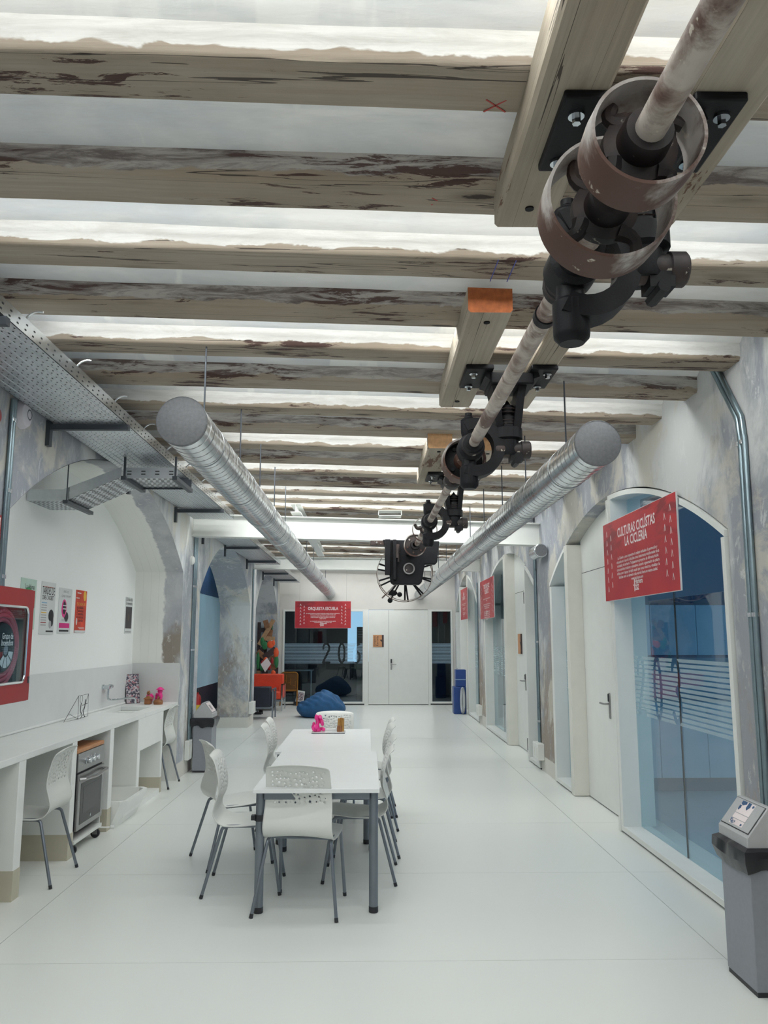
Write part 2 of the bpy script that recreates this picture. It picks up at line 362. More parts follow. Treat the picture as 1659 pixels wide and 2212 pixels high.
def galv(name, c=(.50,.54,.57), rough=.24, sc=4, st=(1,1,1)):
    m, nt, b = newmat(name); b.inputs['Metallic'].default_value = .95
    n = noisef(nt, coords(nt, st), sc, 5, .6); f = noisef(nt, coords(nt, st), sc*9, 3, .6)
    k = mth(nt, 'ADD', mth(nt, 'MULTIPLY', n, .7), mth(nt, 'MULTIPLY', f, .3))
    lk(nt, mixc(nt, ramp(nt, k, .35, .65), tuple(x*.88 for x in c), tuple(min(1, x*1.1) for x in c)), b.inputs['Base Color']); lk(nt, ramp(nt, k, .3, .7, rough-.05, rough+.07), b.inputs['Roughness']); return m
GALV = galv('galvanised_steel', (.70,.735,.76), .22); GALVD = galv('galvanised_tray', (.66,.69,.72), .38, 3); CONDUIT = galv('steel_conduit', (.28,.36,.40), .3, 3)
DUCTCAP = simple('duct_cap_grey', (.17,.175,.185), .55, .5, var=.12, vscale=60)
def floormat():
    m, nt, b = newmat('polished_resin_floor'); v = coords(nt); n = noisef(nt, v, .5, 1, .4)
    lk(nt, mixc(nt, n, (.745,.77,.74), (.715,.735,.71)), b.inputs['Base Color']); b.inputs['Roughness'].default_value = .28; b.inputs['Specular IOR Level'].default_value = .42; return m
FLOOR = floormat()
def bannermat():
    m, nt, b = newmat('red_banner_print'); b.inputs['Roughness'].default_value = .45; v = coords(nt, (1,1,3)); n = noisef(nt, v, 2.0, 5, .6, .8); n2 = noisef(nt, coords(nt, (1,1,1)), 3, 3)
    tc = nd(nt, 'ShaderNodeTexCoord'); sp = nd(nt, 'ShaderNodeSeparateXYZ'); lk(nt, tc.outputs['Object'], sp.inputs[0]); topm = ramp(nt, sp.outputs[2], -.05, .2)
    col = mixc(nt, ramp(nt, n2, .35, .65), (.40,.017,.032), (.46,.026,.032)); col = mixc(nt, mth(nt, 'MULTIPLY', ramp(nt, n, .50, .60), mth(nt, 'MULTIPLY', topm, .75)), col, (.17,.014,.024)); lk(nt, col, b.inputs['Base Color']); return m
BANNER = bannermat()
def emis(name, c, s):
    m, nt, b = newmat(name); nt.nodes.remove(b); e = nd(nt, 'ShaderNodeEmission'); e.inputs[0].default_value = (*c, 1); e.inputs[1].default_value = s; lk(nt, e.outputs[0], nt.nodes['Material Output'].inputs[0]); return m
LED = emis('led_diffuser', (.98,1.0,.98), STRIP_SIDE); LED_FILL_BAY = emis('led_bay_fill', (.98,1.0,.98), FILL_WEAK); LED_FILL_DOWN = emis('led_floor_fill', (.965,1.0,.99), FILL_DOWN)  # dim and downward emitters are unseen fill for dark bays and floor
FILL_PANEL = emis('fill_panel', (.80,.92,1.0), 6.0)
def collage():
    m, nt, b = newmat('collage_print'); v = coords(nt, (1,1,1)); vo = nd(nt, 'ShaderNodeTexVoronoi'); lk(nt, v, vo.inputs['Vector']); vo.inputs['Scale'].default_value = 60
    n = noisef(nt, v, 45, 4); sep = nd(nt, 'ShaderNodeSeparateColor'); lk(nt, vo.outputs['Color'], sep.inputs[0])
    c = mixc(nt, ramp(nt, n, .48, .52), (.05,.05,.08), (.48,.44,.46)); c = mixc(nt, ramp(nt, sep.outputs[1], .86, .88), c, (.36,.14,.17)); lk(nt, c, b.inputs['Base Color']); return m
COLLAGE = collage()

# ------------------------------------------------------------------ floor
XL, XR, YB, Y0 = -2.25, 2.20, 20.70, -2.6
fl = struct(MB().box(-4.6, 6.5, Y0, 24.5, -.12, -.03).build('floor', BLACKW))
gx = [-4.6, -2.005, 1.865, 6.5]; gy = [Y0, 1.3, 4.49, 6.07, 7.63, 10.8, 13.9, 17.1, 20.2, 24.5]
for i in range(3):
    for j in range(len(gy)-1):
        g = .0022
        MB().box(gx[i]+g, gx[i+1]-g, gy[j]+g*.7, gy[j+1]-g*.7, -.03, 0).build('slab', FLOOR, fl)

# ------------------------------------------------------------------ walls with arches
def ell(y, ya, yb, zs, b):
    c = (ya+yb)/2; a = (yb-ya)/2; R = (a*a+b*b)/(2*b); return zs+b-R+sqrt(max(0, R*R-(y-c)**2))
N_ARC = 28
def arcY(ya, yb):
    c = (ya+yb)/2; a = (yb-ya)/2; return [c-a+2*a*i/N_ARC for i in range(N_ARC+1)]
def arch_wall(name, mat, xf, xb, y0, y1, zt, arches, jamb=True):
    b = MB(); y = y0
    def wallbox(ya, yb): b.box(min(xf,xb), max(xf,xb), ya, yb, 0, zt)
    for (ya, yb, zs, h) in arches:
        wallbox(y, ya)
        ys = arcY(ya, yb)
        for i in range(N_ARC):
            p, q = ys[i], ys[i+1]; zp, zq = ell(p, ya, yb, zs, h), ell(q, ya, yb, zs, h)
            b.add([(xf,p,zp),(xf,q,zq),(xf,q,zt),(xf,p,zt),(xb,p,zp),(xb,q,zq),(xb,q,zt),(xb,p,zt)], [(0,1,2,3),(5,4,7,6),(4,5,1,0)])
        y = yb
    wallbox(y, y1)
    return struct(b.build(name, mat, ang=30))
A_L = [(5.04, 9.88, 2.44, .76), (10.9, 15.55, 2.26, .86), (16.32, 20.22, 2.22, .84)]
A_R = [(4.88, 9.77, 2.31, .635), (10.58, 15.42, 2.30, .68), (16.35, 20.42, 2.32, .74)]
wl = arch_wall('wall_left', PL_LEFT, XL, XL-.57, Y0, YB, 3.62, A_L)
wr = arch_wall('wall_right', PL_RIGHT, XR, XR+.45, Y0, YB, 3.62, A_R)
# kitchen niche lining (back, soffit, jambs) as parts of the left wall
ya, yb, zs, hh = A_L[0]
b = MB(); ys = arcY(ya, yb); e = .004
for i in range(N_ARC):
    p, q = ys[i], ys[i+1]; zp, zq = ell(p, ya, yb, zs, hh)-e, ell(q, ya, yb, zs, hh)-e
    for k in range(6):
        x0, x1 = XL-.57*k/6, XL-.57*(k+1)/6
        b.add([(x0-.001,p,zp),(x0-.001,q,zq),(x1,q,zq),(x1,p,zp)], [(0,1,2,3)])
for yy in (ya+e, yb-e):
    for k in range(6):
        x0, x1 = XL-.57*k/6, XL-.57*(k+1)/6
        b.add([(x0-.001,yy,0),(x1,yy,0),(x1,yy,zs),(x0-.001,yy,zs)], [(0,1,2,3)])
b.build('niche_lining', PL_JAMB, wl, fix=False)
MB().box(XL-.66, XL-.57, ya-.3, yb+.3, 0, 3.4).build('niche_back', PL_NICHE, wl)
# back wall with openings: window | double door | window
b = MB()
b.box(-2.3, 2.3, YB, YB+.16, 2.36, 3.66); b.box(-2.9, -2.16, YB, YB+.16, 0, 2.36); b.box(-2.9, -2.3, YB, YB+.16, 2.36, 3.66); b.box(2.13, 2.3, YB, YB+.16, 0, 2.36)
wb = struct(b.build('wall_back', PL_BACK))
struct(MB().box(XL-.6, XR+.5, Y0-.15, Y0, 0, 3.7).build('wall_front', PL_BACK))
# left room beyond the second arch, and rooms behind the right glazing (all part of the setting)
b = MB(); b.box(-4.55, -3.62, 10.3, YB+.2, .60, 2.6)
o = struct(b.build('wall_far_left', PALEBLUE))
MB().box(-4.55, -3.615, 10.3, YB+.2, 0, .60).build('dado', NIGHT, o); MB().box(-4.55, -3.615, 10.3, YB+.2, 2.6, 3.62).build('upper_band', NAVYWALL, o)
MB().box(-3.62, -2.82, 10.2, 10.3, 0, 3.6).build('partition', PALEBLUE, o); MB().box(-3.62, -2.82, YB-.05, YB+.1, 0, 3.6).build('partition', PL_LEFT, o)
b = MB(); b.box(2.65, 6.4, 9.62, 9.75, 0, 3.6)
o = struct(b.build('wall_side_room', MIDBLUE)); MB().box(2.66, 6.3, 9.52, 9.62, 2.02, 3.5).build('upper_band', NAVYWALL, o)  # navy band paints in the shade high on the end wall
MB().box(6.4, 6.5, Y0, 9.75, 0, .5).build('outer_parapet', BLUEWALL, o); MB().box(2.66, 6.4, Y0, 9.62, .0005, .004).build('floor_light_tint', simple('dim_blue_light_tint', (.26,.38,.48), .35), o)  # thin sheet colours the room's dim blue light onto its floor
b = MB(); b.box(5.2, 5.3, 9.75, YB, 0, 3.6); b.box(2.65, 5.2, YB-.1, YB, 0, 3.6); struct(b.build('wall_store_room', GREYSTONE))
b = MB(); b.box(2.65, 6.5, Y0, YB, 3.5, 3.62); b.box(-4.6, -2.82, 10.2, YB+.2, 3.5, 3.62); b.box(-3, 3, YB+.16, 24.4, 3.2, 3.3); struct(b.build('ceiling_side_rooms', GREYSTONE))
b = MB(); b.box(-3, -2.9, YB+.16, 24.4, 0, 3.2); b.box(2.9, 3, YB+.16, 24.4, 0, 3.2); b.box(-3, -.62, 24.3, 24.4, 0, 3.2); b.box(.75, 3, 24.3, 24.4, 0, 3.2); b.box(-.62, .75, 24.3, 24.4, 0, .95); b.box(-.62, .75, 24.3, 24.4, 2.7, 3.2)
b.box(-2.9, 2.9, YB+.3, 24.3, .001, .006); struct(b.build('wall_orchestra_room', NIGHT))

# ------------------------------------------------------------------ ceiling: plaster vaults and timber beams
BZ = 3.335; TILT = -.025
def zb(x): return BZ+TILT*x
bys = [-1.45,-.85,-.25,.35,.95,1.55,2.15,2.79,3.375,3.985,4.565,5.20,5.86,6.46,7.06]
while bys[-1] < 20.0: bys.append(bys[-1]+.60+.02*sin(len(bys)*2.3))
BW = .245
prof = []
for i, y in enumerate(bys):
    prof += [(y-.012, .105), (y+BW+.012, .105)]
    nx = bys[i+1] if i+1 < len(bys) else y+.6
    g0, g1 = y+BW+.012, nx-.012
    for t, dz in ((.12,.145),(.3,.165),(.5,.17),(.7,.16),(.88,.135)): prof.append((g0+(g1-g0)*t, dz))
prof = [(Y0, .15)]+prof+[(YB+.1, .15)]
NX = 26; b = MB()
def cz(i, k):
    x = XL-.02+(XR-XL+.04)*k/NX; y, dz = prof[i]; return (x, y, zb(x)+dz+.007*noise.noise(Vector((x*1.3, y*2.1, 4))))
b.add([cz(i, k) for i in range(len(prof)) for k in range(NX+1)], [(i*(NX+1)+k, i*(NX+1)+k+1, (i+1)*(NX+1)+k+1, (i+1)*(NX+1)+k) for i in range(len(prof)-1) for k in range(NX)])
b.box(XL-.6, XR+.5, Y0, YB+.1, 3.62, 3.75)
ceil = struct(b.build('ceiling', PL_CEIL, ang=60, fix=False))
cs = [(-.5,.14),(-.5,.05),(-.475,.012),(-.42,-.001),(-.2,.002),(.1,-.002),(.4,.001),(.475,.013),(.5,.05),(.5,.14)]
for i, y in enumerate(bys):
    vs = []; NS = 44
    for k in range(NS+1):
        x = XL-.03+(XR-XL+.06)*k/NS; wob = noise.noise(Vector((x*.9, i*3.7, 1)))*.016; wob2 = noise.noise(Vector((x*1.1, i*5.1, 8)))*.012
        for j, (u, dz) in enumerate(cs):
            ed = noise.noise(Vector((x*3.5, i*2.2+u, dz*20)))*.007
            vs.append((x, y+BW/2+u*(BW+wob*(1 if u < 0 else -.3))+wob2*.6+ed*.7, zb(x)+dz*(1+wob*6)+ed*.6+wob2*.5))
    n = len(cs); bb = MB().add(vs, [(k*n+j, k*n+j+1, (k+1)*n+j+1, (k+1)*n+j) for k in range(NS) for j in range(n-1)])
    bb.v = [p-Vector((0, y, BZ)) for p in bb.v]
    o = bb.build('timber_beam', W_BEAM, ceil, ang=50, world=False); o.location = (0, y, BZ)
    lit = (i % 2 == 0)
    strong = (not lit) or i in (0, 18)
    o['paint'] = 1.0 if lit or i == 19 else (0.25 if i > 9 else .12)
    if True:
        yy = y+BW+.022; s = MB(); d = MB()
        x0, x1 = XL+.35, XR-.25
        if i in (11, 13): x0 = XL+.9
        za, zc_ = .062, .10
        s.add([(x0,yy,zb(x0)+za),(x1,yy,zb(x1)+za),(x1,yy+.03,zb(x1)+za),(x0,yy+.03,zb(x0)+za),(x0,yy,zb(x0)+zc_),(x1,yy,zb(x1)+zc_),(x1,yy+.03,zb(x1)+zc_),(x0,yy+.03,zb(x0)+zc_)], [(0,1,2,3),(4,5,6,7),(0,1,5,4),(2,3,7,6),(0,3,7,4),(1,2,6,5)])
        so = s.build('unseen_strip_light', WHITE, ceil)
        d.add([(x0+.02,yy+.032,zb(x0)+za),(x1-.02,yy+.032,zb(x1)+za),(x1-.02,yy+.032,zb(x1)+zc_),(x0+.02,yy+.032,zb(x0)+zc_)], [(0,3,2,1)])
        d.build('diffuser', LED if strong else LED_FILL_BAY, so, fix=False)  # weak strips are fill added to brighten the darker bays
        if not strong: continue
        d = MB().add([(x0+.02,yy+.002,zb(x0)+za-.002),(x1-.02,yy+.002,zb(x1)+za-.002),(x1-.02,yy+.028,zb(x1)+za-.002),(x0+.02,yy+.028,zb(x0)+za-.002)], [(0,3,2,1)])
        d.build('floor_fill', LED_FILL_DOWN, so, fix=False)  # downward glow added out of view to light the floor

# ------------------------------------------------------------------ steel I-beams
def ibeam_prof(h, wd, tf=.012, tw=.008):
    a, c = wd/2, h/2
    return [(-a,-c),(a,-c),(a,-c+tf),(tw,-c+tf),(tw,c-tf),(a,c-tf),(a,c),(-a,c),(-a,c-tf),(-tw,c-tf),(-tw,-c+tf),(-a,-c+tf)]
def cross_beam(y, zl, zr, h, wd, label):
    b = MB(); P = ibeam_prof(h, wd); x0, x1 = XL+.002, XR-.002
    vs = [(x0, y+p, zl+h/2+q) for p, q in P]+[(x1, y+p, zr+h/2+q) for p, q in P]; n = len(P)
    b.add(vs, [tuple(range(n-1,-1,-1)), tuple(range(n,2*n))]+[(i,(i+1)%n,n+(i+1)%n,n+i) for i in range(n)])
    t = thing('steel_beam', label, 'beam', (0, y, zl)); b.build('web_and_flanges', WHITE, t, ang=20)
    return t
GB = 'white steel beams carrying the ceiling'
cross_beam(10.33, 2.93, 2.82, .285, .20, 'deep white steel cross beam nearest the camera, above the black gearbox plate')['group'] = GB
cross_beam(15.95, 2.985, 2.945, .24, .20, 'second white steel cross beam, farther back, between the grey pillars')['group'] = GB
def long_beam(x, z, lab):
    b = MB(); P = ibeam_prof(.11, .13, .010, .006); y0, y1 = 10.18, 15.84
    vs = [(x+p, y0, z+q) for p, q in P]+[(x+p, y1, z+q) for p, q in P]; n = len(P)
    b.add(vs, [tuple(range(n-1,-1,-1)), tuple(range(n,2*n))]+[(i,(i+1)%n,n+(i+1)%n,n+i) for i in range(n)])
    t = thing('steel_joist', lab, 'beam', (x, y0, z), group=GB); b.build('web_and_flanges', WHITE, t, ang=20)
long_beam(-.93, 3.235+.045, 'small white steel joist end resting on the near cross beam, left of the shaft')
long_beam(1.12, 3.18+.05, 'small white steel joist end resting on the near cross beam, right of the shaft')
t = thing('steel_channel', 'short white open channel lying on the near cross beam beside the shaft bearing', 'channel', (.26, 10.2, 3.2))
MB().box(.12,.42,10.16,10.36,3.183,3.189).box(.12,.127,10.16,10.36,3.183,3.25).box(.413,.42,10.16,10.36,3.183,3.25).box(.12,.42,10.16,10.36,3.245,3.251).build('channel_section', WHITE, t)

# ------------------------------------------------------------------ ventilation ducts
def duct(x, z, y0, y1, r, rods, label, couplings):
    t = thing('spiral_duct', label, 'duct', (x, y0, z), group='round ventilation ducts')
    MB().lathe([(r, y0), (r, y1)], (x, 0, z), 'Y', 48).build('tube', GALV, t)
    MB().lathe([(0, y0+.001), (r*.97, y0+.001), (r+.003, y0+.004), (r+.003, y0+.025), (r, y0+.026)], (x, 0, z), 'Y', 48).build('end_cap', DUCTCAP, t)
    b = MB(); pts = []; pitch = .098; n = int((y1-y0)/pitch*20)
    for i in range(n+1):
        a = 2*pi*i/20; pts.append((x+(r+.0006)*cos(a), y0+.03+(y1-y0-.04)*i/n, z+(r+.0006)*sin(a)))
    b.tube(pts, .0026, 4); b.build('spiral_seam', STEEL, t)
    for yc in couplings:
        MB().lathe([(r, yc-.03), (r+.004, yc-.03), (r+.004, yc-.026), (r+.001, yc-.024), (r+.001, yc+.024), (r+.004, yc+.026), (r+.004, yc+.03), (r, yc+.03)], (x, 0, z), 'Y', 48).build('coupling_ring', GALV, t)
    for yr in rods:
        ro = MB().cyl((x, yr, z+r), (x, yr, 3.2255 if (x < 0 and 10.2 < yr < 15.8) else zb(x)+.03), .0055, 8).build('hanger_rod', DARKGREY, t)
        MB().lathe([(r+.001, yr-.012), (r+.004, yr-.012), (r+.004, yr+.012), (r+.001, yr+.012)], (x, 0, z), 'Y', 48, closed=True).box(x-.012, x+.012, yr-.012, yr+.012, z+r, z+r+.03).build('hanger_clamp', GALV, ro)
    return t
DR = .128
duct(-.967, 2.755, 4.07, 20.62, DR, [4.62, 5.96, 7.08, 8.19, 9.28, 10.9, 12.6, 14.2, 16.4, 18.2], 'left galvanised spiral duct with grey end cap, hung over the kitchen side', [7.2, 8.6, 11.6, 14.6, 17.6])
duct(1.29, 2.735, 4.42, 20.62, DR, [5.15, 6.52, 7.70, 8.95, 10.19, 11.8, 13.4, 14.9, 16.9, 18.6], 'right galvanised spiral duct with grey end cap, hung beside the line shaft', [8.0, 11.0, 14.0, 17.0])
t = thing('duct_stub', 'short capped round duct on the right wall beside the white cross beam', 'duct', (2.2, 10.2, 2.74))
MB().lathe([(0,9.84),(.076,9.84),(.082,9.845),(.082,10.2),(0,10.2)], (2.112,0,2.71), 'Y', 28).build('tube', GALV, t)
MB().lathe([(0,9.832),(.073,9.832),(.073,9.84)], (2.112,0,2.71), 'Y', 28).build('end_cap', DUCTCAP, t)
MB().lathe([(.0825,9.86),(.086,9.86),(.086,9.875),(.0825,9.875)], (2.112,0,2.71), 'Y', 28, closed=True).box(2.16,2.2,9.95,9.98,2.68,2.73).build('collar', GALV, t)

# ------------------------------------------------------------------ cable trays
def tray(x0, x1, y0, y1, z, name, label, slots=True, rail=.085):
    t = thing(name, label, 'cable tray', ((x0+x1)/2, y0, z), group='perforated cable trays on the left wall')
    MB().box(x0, x1, y0, y1, z, z+.003).build('tray_base', GALVD, t)
    for x in (x0, x1-.003):
        MB().box(x, x+.003, y0, y1, z, z+rail).build('side_rail', GALV, t)
    b = MB(); nr = 9
    for k in range(1, nr):
        x = x0+(x1-x0)*k/nr; b.box(x-.004, x+.004, y0, y1, z-.004, z)
    b.build('stiffening_ribs', GALVD, t)
    if slots:
        b = MB(); ny = int((y1-y0)/.07)
        for k in range(nr):
            xc = x0+(x1-x0)*(k+.5)/nr
            for j in range(ny):
                for s, q in ((-.012, 0), (.012, .026)):
                    yy = y0+.02+j*.07+q; lx, ly = (.003, .009) if (k+j) % 3 else (.0042, .0055)
                    b.add([(xc+s-lx,yy-ly,z-.0012),(xc+s+lx,yy-ly,z-.0012),(xc+s+lx,yy+ly,z-.0012),(xc+s-lx,yy+ly,z-.0012)], [(0,3,2,1)])
        for j in range(int((y1-y0)/.09)):
            for dz in (.025, .055):
                yy = y0+.03+j*.09+dz*.5; b.add([(x1+.0012,yy-.009,z+dz-.004),(x1+.0012,yy+.009,z+dz-.004),(x1+.0012,yy+.009,z+dz+.004),(x1+.0012,yy-.009,z+dz+.004)], [(0,1,2,3)])
        o = b.build('perforations', BLACKW, t, fix=False); o['kind'] = 'stuff'
    return t
def bracket(t, y, x1, z):
    b = MB().box(XL+.03, x1, y-.02, y+.02, z-.045, z-.006); b.build('bracket_arm', DARKGREY, t)
    MB().box(XL+.001, XL+.03, y-.025, y+.025, z-.16, z+.02).build('bracket_plate', DARKGREY, t)
t = tray(-2.20, -1.70, 1.2, 10.15, 3.13, 'cable_tray', 'wide perforated galvanised cable tray running along the kitchen wall')
for y in (3.62, 5.55, 7.45, 9.32): bracket(t, y, -1.68, 3.13)
for k in range(8):
    yy = 3.9+k*.72; MB().tube(arc((-1.66, yy, 3.2), .07, pi, pi*.4, 6), .006, 6).build('hook_wire', GALV, t)
t = tray(-2.20, -1.72, 10.55, 15.8, 3.06, 'cable_tray', 'cable tray behind the first white cross beam, above the grey pillar'); bracket(t, 12.6, -1.70, 3.06); bracket(t, 14.9, -1.70, 3.06); bracket(t, 10.9, -1.7, 3.06)
t = tray(-2.20, -1.72, 16.3, 20.4, 3.02, 'cable_tray', 'farthest cable tray, above the arch with the wooden sculpture', False); bracket(t, 17.2, -1.70, 3.02); bracket(t, 19.2, -1.70, 3.02)
# branch tray dropping into the niche
t = thing('branch_tray', 'perforated branch tray dropping from the main tray into the kitchen niche', 'cable tray', (-2.2, 6.8, 2.85))
def slotplate(parent, p00, p10, p11, p01, nu, nv, name='tray_base', off=(0,0,-.002)):
    P = [Vector(p) for p in (p00,p10,p11,p01)]; f = lambda u, v: P[0]*(1-u)*(1-v)+P[1]*u*(1-v)+P[2]*u*v+P[3]*(1-u)*v
    up_ = Vector((0,0,.003)); o = MB().add(P+[p+up_ for p in P], [(0,1,2,3),(7,6,5,4),(0,4,5,1),(1,5,6,2),(2,6,7,3),(3,7,4,0)]).build(name, GALVD, parent)
    b = MB(); of = Vector(off)
    for i in range(nu):
        for j in range(nv):
            u = (i+.5+.25*(j % 2))/nu; v = (j+.5)/nv; du, dv = .28/nu, .16/nv
            b.add([f(u-du,v-dv)+of, f(u+du,v-dv)+of, f(u+du,v+dv)+of, f(u-du,v+dv)+of], [(0,1,2,3)])
    s = b.build('perforations', BLACKW, o, fix=False); s['kind'] = 'stuff'
ya_, yb_ = 6.62, 7.12
slotplate(t, (-2.02,ya_,2.97), (-1.60,ya_,2.97), (-1.60,yb_,2.97), (-2.02,yb_,2.97), 9, 10)
MB().box(-2.03,-1.59,ya_-.006,ya_,2.955,3.045).build('side_rail', GALVD, t)
b = MB()
for i in range(4): 
    for dz in (2.985, 3.01): b.box(-2.0+i*.115,-1.965+i*.115,ya_-.008,ya_-.0055,dz,dz+.008)
b.build('rail_slots', BLACKW, t)['kind'] = 'stuff'
MB().box(-2.04,-2.00,ya_-.04,yb_+.06,2.935,2.968).build('support_channel', DARKGREY, t); MB().box(-1.62,-1.58,ya_-.04,yb_+.06,2.935,2.968).build('support_channel', DARKGREY, t)
MB().box(-2.04,-1.58,yb_,yb_+.006,2.955,3.045).build('side_rail', DARKGREY, t)
for x in (-2.02,-1.60):
    MB().box(x-.008,x+.008,ya_-.02,ya_-.004,2.95,3.135).build('drop_strap', DARKGREY, t)
slotplate(t, (-2.48,ya_,2.77), (-2.06,ya_,2.965), (-2.06,yb_,2.965), (-2.48,yb_,2.77), 8, 16)
b = MB(); b.add([(-2.50,ya_-.004,2.765),(-2.05,ya_-.004,2.965),(-2.05,ya_-.004,3.05),(-2.52,ya_-.004,2.86)], [(0,1,2,3)]); b.add([(-2.50,ya_,2.765),(-2.05,ya_,2.965),(-2.05,ya_,3.05),(-2.52,ya_,2.86)], [(0,1,2,3)]); b.build('side_rail', GALVD, t)
slotplate(t, (-2.81,ya_,2.765), (-2.48,ya_,2.765), (-2.48,yb_,2.765), (-2.81,yb_,2.765), 9, 10)
MB().box(-2.81,-2.48,ya_-.006,ya_,2.765,2.86).build('side_rail', GALVD, t); MB().box(-2.50,-2.46,ya_-.05,yb_+.08,2.735,2.764).build('support_channel', DARKGREY, t)
MB().cyl((-2.48,ya_-.02,2.75),(-2.48,ya_-.02,3.08),.005,8).build('hanger_rod', DARKGREY, t)

# ------------------------------------------------------------------ line shaft with pulleys, hangers and timber blocks
SX, SZ = .597, 2.745
def sxf(y): return .619-.0055*y      # the old shaft runs a little askew
def block(x0, x1, y0, y1, lab, endm):
    t = thing('mounting_timber', lab, 'timber', ((x0+x1)/2, y0, 3.2), group='timber blocks bolted under the ceiling beams')
    b = MB(); n = 14; vs = []
    for k in range(n+1):
        y = y0+(y1-y0)*k/n; w1 = .006*noise.noise(Vector((x0*3, y*2.5, 0))); w2 = .006*noise.noise(Vector((x1*5, y*2.1, 3)))
        zt0, zt1 = zb(x0)+.004, zb(x1)+.004
        vs += [(x0+w1, y, 3.2+.012), (x0+.012+w1, y, 3.2), (x1-.012+w2, y, 3.2), (x1+w2, y, 3.212), (x1+w2, y, zt1), (x0+w1, y, zt0)]
    b.add(vs, [(k*6+j, k*6+(j+1) % 6, (k+1)*6+(j+1) % 6, (k+1)*6+j) for k in range(n) for j in range(6)]+[tuple(range(n*6, n*6+6))])
    b.build('timber', W_BLOCK, t, ang=30)
    MB().add([(x, y0, z) for (x, y, z) in [tuple(v) for v in vs[:6]]], [(0,1,2,3,4,5)]).build('sawn_end', endm, t, label='freshly sawn orange end face')
    for yy in (y0+.12, y1-.14):
        MB().cyl(((x0+x1)/2, yy, 3.2015), ((x0+x1)/2, yy, 3.194), .016, 12).build('bolt_head', BLACKIRON, t)
    return t
block(.475,.69,.7,2.88, 'nearest left timber block above the twin pulleys, holed near its end', W_END)
block(.925,1.16,.7,2.86, 'nearest right timber block, behind the bright end of the shaft', W_END)
block(.475,.69,3.70,5.32, 'middle left timber block with an orange sawn end facing the camera', W_END)
block(.93,1.09,3.78,5.35, 'middle right timber block with an orange sawn end, behind the shaft', W_END)
block(.485,.69,6.53,8.10, 'farther left timber block with a pale sawn end, beside the flange pulley', W_END2)
block(.93,1.09,6.6,8.15, 'farther right timber block half hidden behind the shaft bearings', W_END2)

sh = thing('line_shaft', 'long flaking painted steel transmission shaft hung under the ceiling beams', 'shaft', (SX, 4, SZ))
MB().tube([(sxf(.4+.4*k),.4+.4*k,SZ) for k in range(10)]+[(sxf(4.32),4.32,SZ)], .0345, 24).build('shaft_rod', SHAFTM, sh)
MB().tube([(sxf(y),y,SZ) for y in (4.30,5.0,6.0,7.0,8.0,9.0,9.5)], .030, 24).build('shaft_rod', SHAFTM, sh)
MB().lathe([(.0335,2.62),(.040,2.62),(.040,2.66),(.0335,2.66)], (sxf(2.64),0,SZ), 'Y', 24).build('collar', BLACKIRON, sh)
MB().lathe([(.03,5.55),(.058,5.55),(.062,5.57),(.062,5.63),(.03,5.63)], (sxf(5.6),0,SZ), 'Y', 28).build('collar', DARKRUST, sh)
def pulley(yc, r, wd, spokes, lab, th=.008, hubr=.085, mat=RUST):
    SX = sxf(yc); t = thing('belt_pulley', lab, 'pulley', (SX, yc, SZ), group='pulleys on the line shaft')
    y0, y1 = yc-wd/2, yc+wd/2
    MB().lathe([(r-th, y0), (r, y0), (r+.003, yc), (r, y1), (r-th, y1)], (SX,0,SZ), 'Y', 56, closed=True).build('rim', mat, t)
    MB().lathe([(.034, y0-.005), (hubr*.62, y0-.005), (hubr*.68, y0+.01), (hubr*.7, yc-.01), (hubr, yc), (hubr, yc+.03), (hubr*.6, y1), (.034, y1)], (SX,0,SZ), 'Y', 32).build('hub', DARKRUST, t)
    for k in range(spokes):
        a = 2*pi*k/spokes+.5; d = Vector((cos(a), 0, sin(a))); tt = Vector((-sin(a), 0, cos(a))); c = Vector((SX, yc+.01, SZ)); pts = []
        for i in range(7):
            u = i/6; pts.append(c+d*(hubr*.8+(r-th-hubr*.8-.004)*u)+tt*(.05*sin(pi*u)*.5))
        MB().tube(pts, [.026,.022,.02,.018,.017,.016,.014], 8).build('spoke', DARKRUST, t)
    return t
pulley(1.665, .128, .12, 4, 'nearest rusty flat-belt pulley, high on the right at the top of the shaft')
pulley(1.935, .164, .125, 4, 'larger rusty belt pulley directly behind the nearest pulley')
SX = sxf(4.88); t = thing('flange_coupling', 'round dished iron flange with bolts, behind the middle shaft bearing', 'coupling', (SX, 4.9, SZ), group='pulleys on the line shaft')
MB().lathe([(.030,4.79),(.052,4.79),(.056,4.81),(.062,4.86),(.118,4.875),(.120,4.80),(.132,4.80),(.134,4.93),(.06,4.95),(.03,5.0)], (SX-.012,0,SZ-.02), 'Y', 44).build('flange', RUST, t)
MB().lathe([(.055,4.852),(.1175,4.868)], (SX-.012,0,SZ-.02), 'Y', 40).build('flange_face', BLACKIRON, t)
for k in range(4):
    a = pi/2*k+.7; c = (SX-.012+.088*cos(a), 0, SZ-.02+.088*sin(a)); MB().cyl((c[0],4.845,c[2]),(c[0],4.88,c[2]),.013,6).build('bolt', BLACKIRON, t)
pulley(8.22, .128, .05, 3, 'thin iron ring pulley behind the farthest shaft bearing', .007, .05, RUST)
SX = sxf(9.52); t = thing('end_flange', 'round iron end flange with bolts where the shaft meets the gearbox plate', 'coupling', (SX, 9.55, SZ), group='pulleys on the line shaft')
MB().lathe([(.03,9.44),(.052,9.44),(.056,9.47),(.060,9.49),(.12,9.50),(.128,9.49),(.130,9.56),(.03,9.60)], (SX-.02,0,SZ-.012), 'Y', 44).build('flange', DARKRUST, t)
MB().lathe([(.122,9.485),(.133,9.485),(.133,9.555),(.122,9.555)], (SX-.02,0,SZ-.012), 'Y', 44, closed=True).build('rim', RUST, t)
